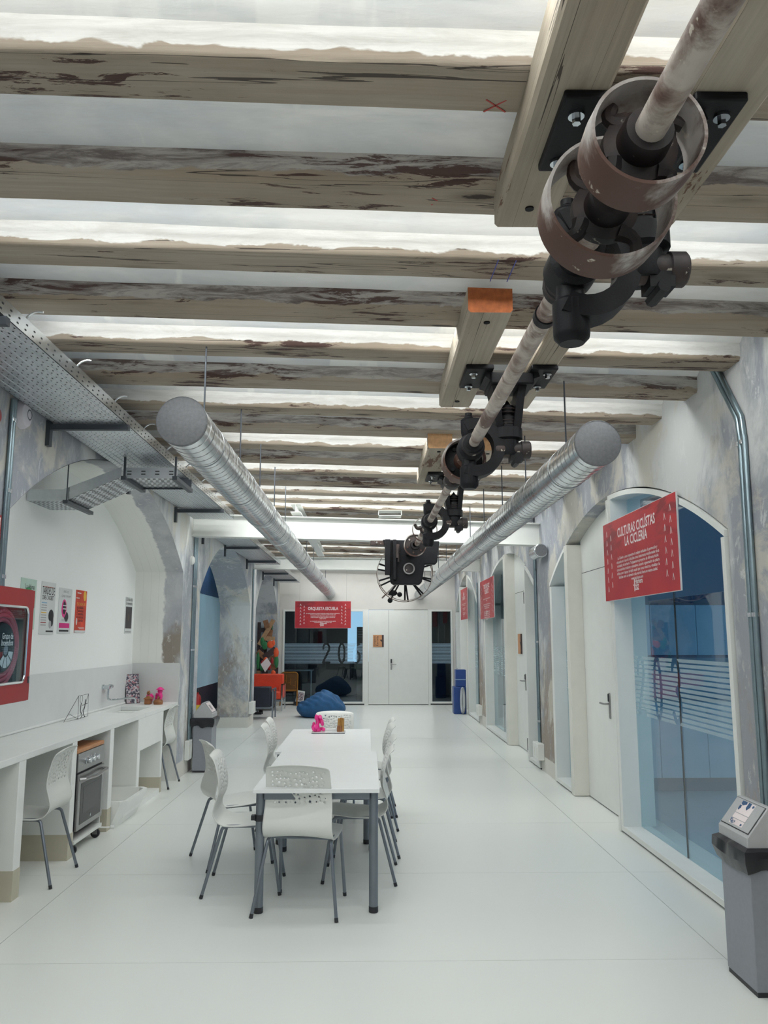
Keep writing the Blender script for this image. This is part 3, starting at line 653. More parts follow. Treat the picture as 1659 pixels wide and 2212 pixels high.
for k in range(6):
    a = pi/3*k+.3; c = (SX-.02+.092*cos(a), 0, SZ-.012+.092*sin(a)); MB().cyl((c[0],9.48,c[2]),(c[0],9.52,c[2]),.011,6).build('bolt', RUST, t)

def hanger(y, lab, big=1.0):
    SX = sxf(y); t = thing('shaft_hanger', lab, 'hanger', (SX, y, SZ), group='cast iron shaft hangers')
    zt = 3.2
    for (xa, xb, s) in ((.555,.715,1),(.93,1.085,-1)):
        o = MB().box(xa, xb, y-.18, y+.19, zt-.03, zt-.001).build('foot_plate', BLACKIRON, t, bevel=.006)
        for (bx, by) in ((xa+.05 if s > 0 else xb-.05, y-.11), (xa+.05 if s > 0 else xb-.06, y+.13)):
            MB().cyl((bx,by,zt-.031),(bx,by,zt-.040),.024,16).cyl((bx,by,zt-.040),(bx,by,zt-.062),.013,6).build('bolt', CHROME, o)
    # arms curving from both plates down to the central post
    def arm(P, w0, w1):
        b = MB(); C = catmull(P, 6); n = len(C); vs = []
        for i, c in enumerate(C):
            u = i/(n-1); ww = w0+(w1-w0)*u; tdir = (C[min(i+1,n-1)]-C[max(i-1,0)]).normalized(); nn = Vector((-tdir.z, 0, tdir.x)); hh_ = .022
            vs += [c+nn*hh_+Vector((0,-ww/2,0)), c+nn*hh_+Vector((0,ww/2,0)), c-nn*hh_+Vector((0,ww/2,0)), c-nn*hh_+Vector((0,-ww/2,0))]
        b.add(vs, [(i*4+j, i*4+(j+1) % 4, (i+1)*4+(j+1) % 4, (i+1)*4+j) for i in range(n-1) for j in range(4)]+[(3,2,1,0),tuple((n-1)*4+j for j in range(4))]); return b
    arm([(.68,y,3.165),(.725,y,3.13),(.745,y,3.03),(.75,y,2.93),(.765,y,2.86)], .26, .10).build('arm', BLACKIRON, t)
    arm([(.98,y,3.165),(.905,y,3.13),(.88,y,3.03),(.87,y,2.93),(.86,y,2.84)], .26, .10).build('arm', BLACKIRON, t)
    MB().box(.70,.955,y-.13,y+.13,3.10,3.17).build('crosshead', BLACKIRON, t, bevel=.01)
    p = MB().lathe([(0,2.70),(.058,2.70),(.062,2.71),(.062,2.79),(.085,2.80),(.085,2.86),(.060,2.87),(.060,2.93),(.040,2.94),(.040,3.0),(.020,3.01),(0,3.04)], (.815,y,0), 'Z', 20).build('post', BLACKIRON, t)
    for dz in (2.885, 2.905, 2.955, 2.975): MB().lathe([(.058,dz-.004),(.064,dz),(.058,dz+.004)], (.815,y,0), 'Z', 20).build('thread_ring', DARKRUST, p)
    # split clamp, level with the shaft
    MB().lathe([(0,.735),(.044,.735),(.046,.745),(.046,.885),(.053,.888),(.053,.935),(.046,.942),(0,.945)], (0,y-.01,2.735), 'X', 20).build('clamp', DARKRUST, t)
    MB().box(.82,.895,y-.05,y+.03,2.665,2.715).cyl((.857,y-.065,2.662),(.857,y+.05,2.662),.020,8).build('clamp_lug', BLACKIRON, t)
    # open yoke round the bearing
    b = MB(); c = Vector((SX+.03, y, SZ)); n = 18; vs = []
    for i in range(n+1):
        a = radians(118)-radians(236)*i/n; ww = .105; ro, ri = .165, .103
        for rr_, yy in ((ro,-ww/2),(ro,ww/2),(ri,ww/2),(ri,-ww/2)): vs.append(c+Vector((rr_*cos(a), yy, rr_*sin(a)*1.05)))
    b.add(vs, [(i*4+j, i*4+(j+1) % 4, (i+1)*4+(j+1) % 4, (i+1)*4+j) for i in range(n) for j in range(4)]+[(3,2,1,0),tuple(n*4+j for j in range(4))]); b.build('yoke', BLACKIRON, t)
    MB().lathe([(0,2.80),(.036,2.80),(.042,2.82),(.047,2.84),(.047,2.915),(.040,2.924),(.026,2.927),(.026,2.934),(.021,2.94),(.021,2.958),(0,2.962)], (SX-.008,y,0), 'Z', 18).build('adjusting_screw', BLACKIRON, t)
    MB().lathe([(0,2.505),(.036,2.505),(.052,2.522),(.054,2.535),(.054,2.63),(.044,2.64),(.038,2.70),(0,2.70)], (SX-.01,y,0), 'Z', 18).build('adjusting_screw', BLACKIRON, t)
    MB().lathe([(.032,y-.17),(.054,y-.165),(.059,y-.15),(.059,y-.06),(.078,y-.05),(.078,y+.05),(.059,y+.06),(.059,y+.15),(.054,y+.165),(.032,y+.17)], (SX,0,SZ), 'Y', 24).build('bearing', BLACKIRON, t)
    for dy in (-.12,-.09,.09,.12): MB().lathe([(.058,y+dy-.008),(.064,y+dy),(.058,y+dy+.008)], (SX,0,SZ), 'Y', 24).build('oil_ring', DARKRUST, t)
    return t
hanger(2.27, 'nearest black cast iron shaft hanger, behind the twin rusty pulleys')
hanger(4.62, 'middle black shaft hanger, bolted between the orange-ended timber blocks')
hanger(7.66, 'farthest black shaft hanger, just in front of the white cross beam')

# ------------------------------------------------------------------ gearbox plate and spoked wheel
t = thing('gearbox_plate', 'big black cast housing plate bolted under the white cross beam', 'machine', (.53, 10.2, 2.6))
P = [(.175,2.866),(.885,2.848),(.855,2.585),(.835,2.56),(.70,2.56),(.66,2.33),(.63,2.305),(.31,2.305),(.275,2.33),(.225,2.70)]
def plate(y0, y1):
    vs = [(x, y0, z) for x, z in P]+[(x, y1, z) for x, z in P]; n = len(P)
    return MB().add(vs, [tuple(range(n)), tuple(range(2*n-1, n-1, -1))]+[(i, n+i, n+(i+1) % n, (i+1) % n) for i in range(n)])
plate(10.06, 10.22).build('housing', BLACKIRON, t, bevel=.012)
MB().box(.20,.27,9.99,10.06,2.42,2.862).build('rib', BLACKIRON, t, bevel=.008); MB().box(.30,.345,10.0,10.06,2.36,2.86).build('rib', BLACKIRON, t, bevel=.008)
MB().lathe([(.055,10.02),(.072,10.02),(.072,10.06)], (.50,0,2.50), 'Y', 28).build('bearing_ring', STEEL, t); MB().lathe([(0,10.03),(.05,10.03),(.05,10.06)], (.50,0,2.50), 'Y', 24).build('bearing_cap', DARKRUST, t)
MB().cyl((.36,10.0,2.63),(.36,10.0,2.80),.022,10).cyl((.37,10.0,2.58),(.37,10.0,2.63),.012,10).build('grease_pipe', DARKRUST, t)
MB().box(.02,.20,10.10,10.25,2.80,2.86).build('side_bracket', DARKRUST, t, bevel=.006); MB().cyl((.10,10.09,2.83),(.10,10.06,2.83),.012,6).build('bolt', STEEL, t)
MB().box(.46,.58,9.60,10.06,2.66,2.82).build('shaft_housing', BLACKIRON, t, bevel=.02)
MB().box(.30,.345,10.22,10.40,2.36,2.86).build('rib', BLACKIRON, t); MB().box(.60,.645,10.22,10.40,2.36,2.855).build('rib', BLACKIRON, t)
t = thing('spoked_wheel', 'big thin double-rimmed iron wheel with straight spokes behind the black plate', 'wheel', (.475, 10.7, 2.49))
wx, wz, wy = .475, 2.49, 10.62
for yy, r in ((10.56,.365),(10.80,.372)):
    rm = MB().lathe([(r-.008,yy-.02),(r,yy-.02),(r,yy+.02),(r-.008,yy+.02)], (wx,0,wz), 'Y', 64, closed=True).build('rim', RUST, t)
    for k in range(10):
        a = 2*pi*k/10+.3+(.15 if yy > 10.6 else 0); MB().bar((wx+.06*cos(a),yy,wz+.06*sin(a)),(wx+(r-.004)*cos(a),yy,wz+(r-.004)*sin(a)),.022,.010,up=(0,1,0)).build('spoke', BLACKIRON, rm)
MB().lathe([(0,10.40),(.045,10.40),(.075,10.52),(.075,10.84),(0,10.86)], (wx,0,wz), 'Y', 24).build('hub', BLACKIRON, t)
MB().cyl((wx,10.219,wz),(wx,10.42,wz),.035,16).build('axle', DARKRUST, t)
# belt guide bracket inside the wheel
t = thing('belt_shifter', 'small rusty lever bracket hanging below the spoked wheel hub', 'bracket', (.36, 11.0, 2.25))
MB().bar((.18,11.0,2.18),(.42,11.0,2.42),.03,.02).build('lever', RUST, t); MB().ball((.33,11.0,2.25),.05,(1.2,.8,.8)).ball((.42,11.0,2.23),.035).ball((.29,11.0,2.15),.035).build('knuckle', BLACKIRON, t)
MB().bar((.42,11.0,2.42),(.44,10.9,2.50),.03,.02).build('link', BLACKIRON, t)

# ------------------------------------------------------------------ glazing: frosted film with clear digits
def strokes(ch):
    if ch == '0': return [[(cos(2*pi*k/24)*.5, sin(2*pi*k/24)) for k in range(25)]]
    if ch == '2': return [[(-.5,.45)]+[(.5*cos(a), .5+.5*sin(a)) for a in [pi*.85-pi*.95*k/8 for k in range(9)]]+[(-.52,-.97),(.55,-.97)]]
    if ch == '6': return [[(cos(2*pi*k/20)*.5, -.42+sin(2*pi*k/20)*.56) for k in range(21)], [(-.5,-.42),(-.45,.25),(-.1,.85),(.42,.92)]]
    if ch == '1': return [[(-.35,.55),(.05,1),(.05,-1)]]
    if ch == '3': return [[(.5*cos(a)-.02, .48+.5*sin(a)) for a in [pi*.85-pi*1.3*k/9 for k in range(10)]]+[(.52*cos(a)-.02, -.5+.5*sin(a)) for a in [pi*.45-pi*1.3*k/9 for k in range(10)]]]
    return []
def segd(p, a, b):
    ax, ay = a; bx, by = b; px, py = p; dx, dy = bx-ax, by-ay; L = dx*dx+dy*dy
    t = 0 if L == 0 else max(0, min(1, ((px-ax)*dx+(py-ay)*dy)/L)); return sqrt((px-ax-t*dx)**2+(py-ay-t*dy)**2)
def film_part(parent, fn, u0, u1, z0, z1, digits, mat, period=.036, duty=.70, du=.012, hgt=.235, wd=.026):
    """fn(u,z) -> point; digits: list of (char, u centre, half width scale)"""
    b = MB(); n = int(round((z1-z0)/period)); zc = (z0+z1)/2
    segs = []
    for ch, uc, sx in digits:
        for st in strokes(ch):
            q = [(uc+x*sx, zc+y*hgt) for x, y in st]; segs += list(zip(q[:-1], q[1:]))
    for i in range(n):
        za = z0+i*period; zb_ = za+period*duty
        if not segs:
            b.add([fn(u0,za), fn(u1,za), fn(u1,zb_), fn(u0,zb_)], [(0,1,2,3)]); continue
        sub = 3
        for k in range(sub):
            zl = za+(zb_-za)*k/sub; zh = za+(zb_-za)*(k+1)/sub; start = None; m = int((u1-u0)/du)
            for j in range(m+1):
                u = u0+(u1-u0)*j/m; clear = any(segd((u,(zl+zh)/2), p, q) < wd for p, q in segs)
                if not clear and start is None: start = u
                if (clear or j == m) and start is not None:
                    if u > start: b.add([fn(start,zl), fn(u,zl), fn(u,zh), fn(start,zh)], [(0,1,2,3)])
                    start = None
    o = b.build('frosted_film', mat, parent, fix=False); o['kind'] = 'stuff'; return o

def az(k, y): ya, yb, zs, h = A_R[k]; return ell(min(max(y, ya), yb), ya, yb, zs, h)
def arch_glass(k, x, y0, y1, z0, inset, n=24):
    ys = [y0+(y1-y0)*i/n for i in range(n+1)]
    P = [(y0, z0)]+[(y, az(k, y)-inset) for y in ys]+[(y1, z0)]
    P = [(y0,z0),(y1,z0)]+[(y, az(k, y)-inset) for y in reversed(ys)]
    m = len(P); vs = [(x, y, z) for y, z in P]+[(x+.01, y, z) for y, z in P]
    return MB().add(vs, [tuple(range(m)), tuple(range(2*m-1, m-1, -1))]+[(i, m+i, m+(i+1) % m, (i+1) % m) for i in range(m)])
def arch_strip(k, y0, y1, x0, x1, up, dn, n=26):
    b = MB(); ys = [y0+(y1-y0)*i/n for i in range(n+1)]; vs = []
    for y in ys:
        z = az(k, y); vs += [(x0,y,z-up),(x1,y,z-up),(x1,y,z-dn),(x0,y,z-dn)]
    b.add(vs, [(i*4+j, i*4+(j+1) % 4, (i+1)*4+(j+1) % 4, (i+1)*4+j) for i in range(n) for j in range(4)]+[(3,2,1,0),tuple(n*4+j for j in range(4))]); return b
def post(k, y0, y1, x0, x1, zt=None, dz=.0):
    z = zt if zt else min(az(k, y0), az(k, y1))-dz; return MB().box(x0, x1, y0, y1, .004, z)
def handle(parent, x, y, z, dirn=1, nx=-1):
    """plate on a wall facing nx in X; lever pointing along +Y*dirn"""
    p = MB().box(x+nx*.012, x, y-.02, y+.02, z-.15, z+.095).build('handle_plate', STEEL, parent, bevel=.008)
    MB().box(x+nx*.020, x+nx*.012, y-.018, y+.018, z+.01, z+.085).build('card_reader', BLACKPL, p, bevel=.006)
    MB().tube([(x+nx*.012,y,z-.01),(x+nx*.05,y,z-.01),(x+nx*.06,y+dirn*.015,z-.01),(x+nx*.062,y+dirn*.13,z-.01)], .010, 10).build('lever', STEEL, p)

def window(n, k, y0, y1, full, jl, jr, films, joint=None, sill=True, mat=FILM):
    w_ = sroot(f'window_{n}', (2.3, y0, 0))
    xf, xg = 2.182, 2.335
    if sill: MB().box(xf, 2.42, y0, y1, .016, .06).build('sill', WHITE, w_, bevel=.003); MB().box(2.20, 2.45, y0, y1, .002, .016).build('shadow_gap', BLACKW, w_)
    if jl: MB().box(xf, 2.46 if full else 2.40, y0, y0+jl, .06, min(az(k, y0), az(k, y0+jl))-.0555).build('jamb', WHITE, w_)
    if jr: MB().box(xf, 2.46 if full else 2.40, y1-jr, y1, .06, min(az(k, y1), az(k, y1-jr))-.0555).build('jamb', WHITE, w_)
    arch_strip(k, max(y0, A_R[k][0]+.004), min(y1, A_R[k][1]-.004), xf, 2.46 if full else 2.40, .055, .012).build('head', WHITE, w_)
    g0, g1 = y0+jl, y1-jr
    if joint:
        arch_glass(k, xg, g0, joint-.003, .06, .05).build('pane', GLASS, w_); arch_glass(k, xg, joint+.003, g1, .06, .05).build('pane', GLASS, w_)
        MB().box(xg, xg+.011, joint-.004, joint+.004, .06, az(k, joint)-.055).build('glazing_joint', BLACKW, w_)
    else: arch_glass(k, xg, g0, g1, .06, .05).build('pane', GLASS, w_)
    film_part(w_, lambda u, z: (xg-.002, u, z), g0+.004, g1-.004, 1.0, 1.505, films, mat)
    return w_
# first right arch
window(1, 0, 4.90, 7.27, True, .05, .07, [('2',7.02,-.15),('0',6.62,-.15),('3',6.22,-.15)], joint=6.19)
window(2, 0, 8.985, 9.765, False, .0, .10, [])
d1 = sroot('door_1', (2.33, 7.8, 0))
post(0, 8.85, 8.985, 2.178, 2.40).build('door_post', WARMWHITE, d1, bevel=.003)
MB().box(2.178, 2.40, 7.272, 7.33, .004, 2.9).build('door_post', WHITE, d1, bevel=.003)
MB().box(2.335, 2.375, 7.335, 8.848, .012, 2.345).build('leaf', WHITE, d1); MB().box(2.345, 2.375, 7.335, 8.848, .002, .012).build('threshold_gap', BLACKW, d1)
arch_glass(0, 2.335, 7.335, 8.848, 2.352, .006).build('over_panel', WHITE, d1); MB().box(2.34, 2.37, 7.335, 8.848, 2.345, 2.352).build('panel_joint', BLACKW, d1)
handle(d1, 2.335, 7.97, 1.03, 1)
# second right arch
window(3, 1, 13.09, 15.40, False, .04, .10, [('2',14.95,-.15),('0',14.55,-.15),('1',14.2,-.15)], joint=14.25)
window(4, 1, 10.62, 11.30, False, .06, .0, [])
d2 = sroot('door_2', (2.33, 11.4, 0))
post(1, 12.94, 13.088, 2.178, 2.40).build('door_post', WARMWHITE, d2, bevel=.003); post(1, 11.302, 11.36, 2.178, 2.40).build('door_post', WHITE, d2, bevel=.003)
MB().box(2.335, 2.375, 12.13, 12.938, .012, 2.345).build('leaf', WHITE, d2); MB().box(2.335, 2.375, 11.365, 12.118, .012, 2.345).build('leaf', WHITE, d2)
arch_glass(1, 2.335, 11.365, 12.938, 2.352, .006).build('over_panel', WHITE, d2); MB().box(2.34, 2.37, 11.365, 12.938, 2.345, 2.352).build('panel_joint', BLACKW, d2)
for z in (2.24, .12): MB().box(2.318, 2.335, 12.105, 12.145, z-.085, z+.085).build('hinge', BLACKPL, d2)
handle(d2, 2.335, 12.2, 1.03, 1)
# third right arch
window(5, 2, 16.38, 17.95, False, .05, .04, [], joint=17.2)
window(6, 2, 19.5, 20.40, False, .05, .06, [])
d3 = sroot('door_3', (2.33, 18.2, 0))
post(2, 17.955, 18.12, 2.178, 2.40).build('door_post', WARMWHITE, d3, bevel=.003); post(2, 19.42, 19.498, 2.178, 2.40).build('door_post', WHITE, d3)
MB().box(2.335, 2.375, 18.125, 19.418, .012, 2.345).build('leaf', WHITE, d3); arch_glass(2, 2.335, 18.125, 19.418, 2.352, .006).build('over_panel', WHITE, d3)
MB().cyl((2.333,18.3,1.05),(2.335,18.3,1.05),.02,12).build('keyhole', BLACKPL, d3)

# ------------------------------------------------------------------ back wall: glazing and double door
def bwindow(n, x0, x1, films, fr=.045):
    w_ = sroot(f'window_{n}', (x0, YB, 0)); ya_, yb_ = YB-.02, YB+.10
    for a in ((x0, x0+fr, .0, 2.36), (x1-fr, x1, 0, 2.36)): MB().box(a[0], a[1], ya_, yb_, .03, a[3]).build('frame_post', WHITE, w_, bevel=.003)
    MB().box(x0+fr, x1-fr, ya_, yb_, 2.315, 2.36).build('frame_head', WHITE, w_); MB().box(x0+fr, x1-fr, ya_, yb_, .03, .075).build('frame_sill', WHITE, w_)
    MB().box(x0, x1, YB, YB+.1, .002, .03).build('shadow_gap', BLACKW, w_)
    MB().box(x0+fr, x1-fr, YB+.03, YB+.04, .075, 2.315).build('pane', GLASS, w_)
    film_part(w_, lambda u, z: (u, YB+.027, z), x0+fr+.003, x1-fr-.003, 1.02, 1.525, films, FILMB, duty=.55)
    return w_
bwindow(7, -2.16, -.10, [('2',-1.07,.15),('0',-.68,.145),('6',-.30,.14)])
bwindow(8, 1.555, 2.13, [])
d4 = sroot('door_4', (0, YB, 0))
MB().box(-.10, .0, YB-.02, YB+.10, .0, 2.36).build('door_post', WHITE, d4, bevel=.003); MB().box(1.505, 1.555, YB-.02, YB+.10, 0, 2.36).build('door_post', WHITE, d4, bevel=.003)
MB().box(.004, .508, YB-.005, YB+.05, .015, 2.35).build('leaf', WHITE, d4); MB().box(.514, 1.502, YB-.005, YB+.05, .015, 2.35).build('leaf', WHITE, d4)
MB().box(0, 1.505, YB+.01, YB+.05, .002, .015).build('threshold_gap', BLACKW, d4); MB().box(.508, .514, YB+.002, YB+.05, .015, 2.35).build('leaf_gap', BLACKW, d4)
p = MB().box(.555, .595, YB-.017, YB-.005, .86, 1.13).build('handle_plate', STEEL, d4, bevel=.006); MB().box(.557,.593,YB-.024,YB-.017,1.03,1.12).build('card_reader', BLACKPL, p)
MB().tube([(.575,YB-.017,1.0),(.575,YB-.05,1.0),(.59,YB-.06,1.0),(.70,YB-.06,1.0)], .010, 8).build('lever', STEEL, p)
# wooden plaques
def plaque(o, xd, zd, nrm, w_, h_, lab, lines):
    X, Z, Nn = Vector(xd), Vector(zd), Vector(nrm); o = Vector(o)
    t = thing('door_plaque', lab, 'sign', tuple(o))
    def bx(u0,u1,v0,v1,d0,d1): return MB().add([o+X*u+Z*v+Nn*d for d in (d0,d1) for v in (v0,v1) for u in (u0,u1)], [(0,2,3,1),(4,5,7,6),(0,1,5,4),(2,6,7,3),(0,4,6,2),(1,3,7,5)])
    bx(-w_/2, w_*.33, -h_/2, h_/2, .001, .016).build('board', BEECH, t); bx(w_*.33, w_/2, -h_/2, h_/2, .001, .017).build('dark_edge', DARKW, t)
    MB().add([o+X*u+Z*v+Nn*.018 for u, v in ((w_*.33,.03),(w_*.33,-.03),(w_*.12,.03))], [(0,1,2)]).build('notch', DARKW, t, fix=False)
    for i, s in enumerate(lines): text(s, .075, o+X*(-w_*.27+i*.07)+Z*(-h_*.42)+Nn*.0175, Z, -X, INK, t, maxw=h_*.8)
plaque((.25,YB-.006,1.575), (1,0,0), (0,0,1), (0,-1,0), .27, .30, 'small wooden plaque with burnt lettering on the back double door', ['Orquesta', 'Escuela'])
plaque((2.334,12.56,1.56), (0,-1,0), (0,0,1), (-1,0,0), .27, .30, 'small wooden plaque on the white door of the second right arch', [])

# ------------------------------------------------------------------ red banners
def banner(o, xd, w_, h_, lab, title, body, tsize=.104):
    o = Vector(o); X = Vector(xd); Z = Vector((0,0,1)); Nn = X.cross(Z)
    t = thing('hanging_banner', lab, 'banner', tuple(o), group='red foam-board banners')
    def bx(u0,u1,v0,v1,d0,d1): return MB().add([o+X*u+Z*v+Nn*d for d in (d0,d1) for v in (v0,v1) for u in (u0,u1)], [(0,2,3,1),(4,5,7,6),(0,1,5,4),(2,6,7,3),(0,4,6,2),(1,3,7,5)])
    bx(-w_/2, w_/2, -h_/2, h_/2, 0, .012).build('board', SIGNEDGE, t)
    bx(-w_/2+.004, w_/2-.004, -h_/2+.004, h_/2-.004, .012, .0135).build('print', BANNER, t)
    f = .0150; b = MB(); s = h_
    for side in (-1, 1):
        for col, (off, n, z0) in enumerate(((.40, 7, .36), (.335, 6, .29))):
            uc = side*off*w_
            if w_/h_ > 2.2: uc = side*(off+.035)*w_
            for k in range(n):
                zc = (z0-k*.118)*s; a = .036*s; th = .009*s
                for sg in (-1, 1):
                    p0 = (uc, zc+a); p1 = (uc+sg*a*.62, zc-a)
                    b.add([o+X*(p0[0]-th*.6*1)+Z*p0[1]+Nn*f, o+X*(p0[0]+th*.6)+Z*p0[1]+Nn*f, o+X*(p1[0]+th*.6)+Z*p1[1]+Nn*f, o+X*(p1[0]-th*.6)+Z*p1[1]+Nn*f], [(0,1,2,3)])
    b.build('chevron_print', SIGNWHITE, t, fix=False)['kind'] = 'stuff'
    z = .265*s if len(title) > 1 else .17*s
    for ln, wfrac in title:
        text(ln, tsize*.92*s/.6, o+Z*z+Nn*f, X, Z, SIGNWHITE, t, 'title_lettering', 'CENTER', bold=.0025, maxw=wfrac*w_); z -= .132*s
    z -= .01*s
    for ln in body:
        if ln: text(ln, .029*s/.6, o+Z*z+Nn*f, X, Z, SIGNWHITE, t, 'small_lettering', 'CENTER', bold=.0006, maxw=min(.60, .0078*len(ln)+.02)*w_)
        z -= .047*s
    text('Harinera', .05*s/.6, o+X*(-.03*w_)+Z*(-.345*s)+Nn*f, X, Z, SIGNWHITE, t, 'logo_lettering', bold=.0015, maxw=.10*w_); text('ZGZ', .05*s/.6, o+X*(-.03*w_)+Z*(-.415*s)+Nn*f, X, Z, SIGNWHITE, t, 'logo_lettering', bold=.0025, maxw=.05*w_)
    q = lambda u, v: o+X*(u*w_)+Z*(v*s)+Nn*f
    MB().add([q(-.045,-.29), q(-.035,-.29), q(-.035,-.43), q(-.045,-.43), q(-.045,-.37), q(-.06,-.34), q(-.06,-.36)], [(0,1,2,3),(4,5,6)]).build('logo_mark', SIGNWHITE, t, fix=False)
    return t
banner((2.174,6.48,2.325), (0,-1,0), 1.79, .70, 'nearest red banner, headed CULTURAS CICLISTAS, on the first right arch', [('CULTURAS CICL\u00cdSTAS', .52), ('LA CICLER\u00cdA', .31)],
  ['La Cicler\u00eda es una cooperativa de trabajo dedicada a la promoci\u00f3n y', 'educaci\u00f3n en el uso de la bicicleta como instrumento transformador de la', 'sociedad y el territorio. Trabajamos en proyectos de diferente \u00edndole:', 'como servicios tur\u00edsticos y educativos, asesor\u00eda o generaci\u00f3n de cultura', 'ciclista con el apoyo de tejido social que como nosotros, visualiza a la', 'bicicleta como un elemento cada vez m\u00e1s fuerte en nuestra ciudad.', 'www.lacicleria.com'])
L1 = 'La orquesta escuela es un proyecto de educaci\u00f3n musical y social'
banner((2.174,14.86,2.36), (0,-1,0), 1.72, .72, 'middle red banner on the second right arch, steeply foreshortened', [('TOR\u00d3VAJE VOZ', .42), ('Y ZAR\u00c9 ETC', .32)], [L1, 'aparte', '', L1, L1[:50], L1[:40], '', L1[:52], L1[:52], L1[:52], L1[:48], L1[:20]])
banner((2.174,18.42,2.41), (0,-1,0), 1.30, .70, 'farthest red banner on the right wall, above the blue boxes', [('SALA', .2), ('DE ENSAYO', .36)], [L1, L1[:48], '', L1[:52], L1[:30], '', L1[:50], L1[:44]])
banner((-1.09,19.55,2.20), (1,0,0), 1.34, .645, 'red banner headed ORQUESTA ESCUELA, in front of the dark back window', [('ORQUESTA ESCUELA', .54)],
  [L1+' que se desarrolla en', 'el barrio de San Jos\u00e9 y pretende la transformaci\u00f3n de la', 'comunidad a trav\u00e9s de la m\u00fasica, abierto a personas de', 'todas las edades que quieran participar y aprender en', 'grupo juntas', '', 'La orquesta abre sus puertas cada semana en este espacio', 'orquestaescuela.org   /   Harinera ZGZ'])
rb = COL.objects.get('hanging_banner.003')
for x in (-1.65, -.53): MB().cyl((x,19.556,2.52),(x,19.556,zb(x)+.03),.002,6).build('wire', STEEL, rb)

# ------------------------------------------------------------------ kitchen counter in the niche
t = thing('kitchen_counter', 'long white built-in kitchen counter with open bays and a sink', 'counter', (-2.5, 5.4, 0))
xf, xk = -2.255, XL-.566; yA, yZ = A_L[0][0]+.01, A_L[0][1]-.01
# worktop with the sink hole
sx0, sx1, sy0, sy1 = -2.74, -2.40, 8.46, 9.27
MB().box(xk, xf, yA, sy0, .855, .90).build('worktop', SHELFWHITE, t, bevel=.004); MB().box(xk, xf, sy1, yZ, .855, .90).build('worktop', SHELFWHITE, t, bevel=.004)
MB().box(sx1, xf, sy0, sy1, .855, .90).build('worktop', SHELFWHITE, t, bevel=.004); MB().box(xk, sx0, sy0, sy1, .855, .90).build('worktop', SHELFWHITE, t, bevel=.004)
MB().box(sx0, sx1, sy0, sy1, .715, .725).box(sx0-.012, sx0-.002, sy0, sy1, .72, .8545).box(sx1+.002, sx1+.012, sy0, sy1, .72, .8545).box(sx0, sx1, sy0-.012, sy0-.002, .72, .8545).box(sx0, sx1, sy1+.002, sy1+.012, .72, .8545).build('sink_basin', SHELFWHITE, t)
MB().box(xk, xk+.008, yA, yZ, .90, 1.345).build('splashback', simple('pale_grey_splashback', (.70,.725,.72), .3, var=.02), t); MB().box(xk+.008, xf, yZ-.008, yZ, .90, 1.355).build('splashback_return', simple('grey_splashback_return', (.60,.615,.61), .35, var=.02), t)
MB().tube([(xk+.012, yA, .912), (xk+.012, yZ, .912)], .012, 8).build('coved_upstand', SHELFWHITE, t)
for (a, c) in ((yA,yA+.03),(5.48,5.585),(6.44,6.535),(7.36,7.46),(8.235,8.325),(9.15,9.21)):
    u = MB().box(xk+.01, xf, a, c, 0, .855).build('upright', SHELFWHITE, t, bevel=.004)
    MB().box(xk+.008, xf+.002, a-.003, c+.003, 0, .185 if a < 8 else .16).build('stone_skirting', CREAM, u)
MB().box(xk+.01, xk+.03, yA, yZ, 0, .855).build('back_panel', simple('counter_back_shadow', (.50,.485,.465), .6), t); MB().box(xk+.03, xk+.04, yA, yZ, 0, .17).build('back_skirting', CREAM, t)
MB().box(xf-.03, xf-.001, 8.325, 9.15, .545, .855).build('sink_apron', SHELFWHITE, t, bevel=.003); MB().box(xk+.04, xf-.031, 8.325, 9.15, .545, .56).build('sink_soffit', SHELFWHITE, t)
MB().box(xk+.04, xf, 8.325, 9.15, .0, .05).build('plinth', SHELFWHITE, t)
# ribbed mop basin built into the fourth bay
t = thing('mop_basin', 'low white ribbed ceramic mop basin bulging out of the fourth counter bay', 'basin', (-2.35, 7.85, 0))
def ringpoly(o_, z, inset): x0,x1,y0,y1 = o_; i = inset; return [(x0+i,y0+i,z),(x1-i-.05,y0+i,z),(x1-i,y0+i+.05,z),(x1-i,y1-i-.05,z),(x1-i-.05,y1-i,z),(x0+i,y1-i,z)]
bs = (-2.60,-2.13,7.475,8.22)
rings = [ringpoly((-2.60,-2.20,7.475,8.22),0,.02), ringpoly(bs,.20,0), ringpoly(bs,.225,.0), ringpoly(bs,.225,.028), ringpoly(bs,.07,.05)]
b = MB(); vs = sum(rings, []); b.add(vs, [(k*6+j, k*6+(j+1) % 6, (k+1)*6+(j+1) % 6, (k+1)*6+j) for k in range(4) for j in range(6)]+[tuple(range(24,30)), tuple(range(5,-1,-1))])
b.build('basin', SHELFWHITE, t, ang=40)
MB().box(-2.60,-2.56,7.475,8.22,.20,.45).build('back_slab', CREAM, t)
for k in range(15): MB().box(-2.56,-2.545,7.50+k*.047,7.525+k*.047,.10,.43).build('rib', CREAM, t)
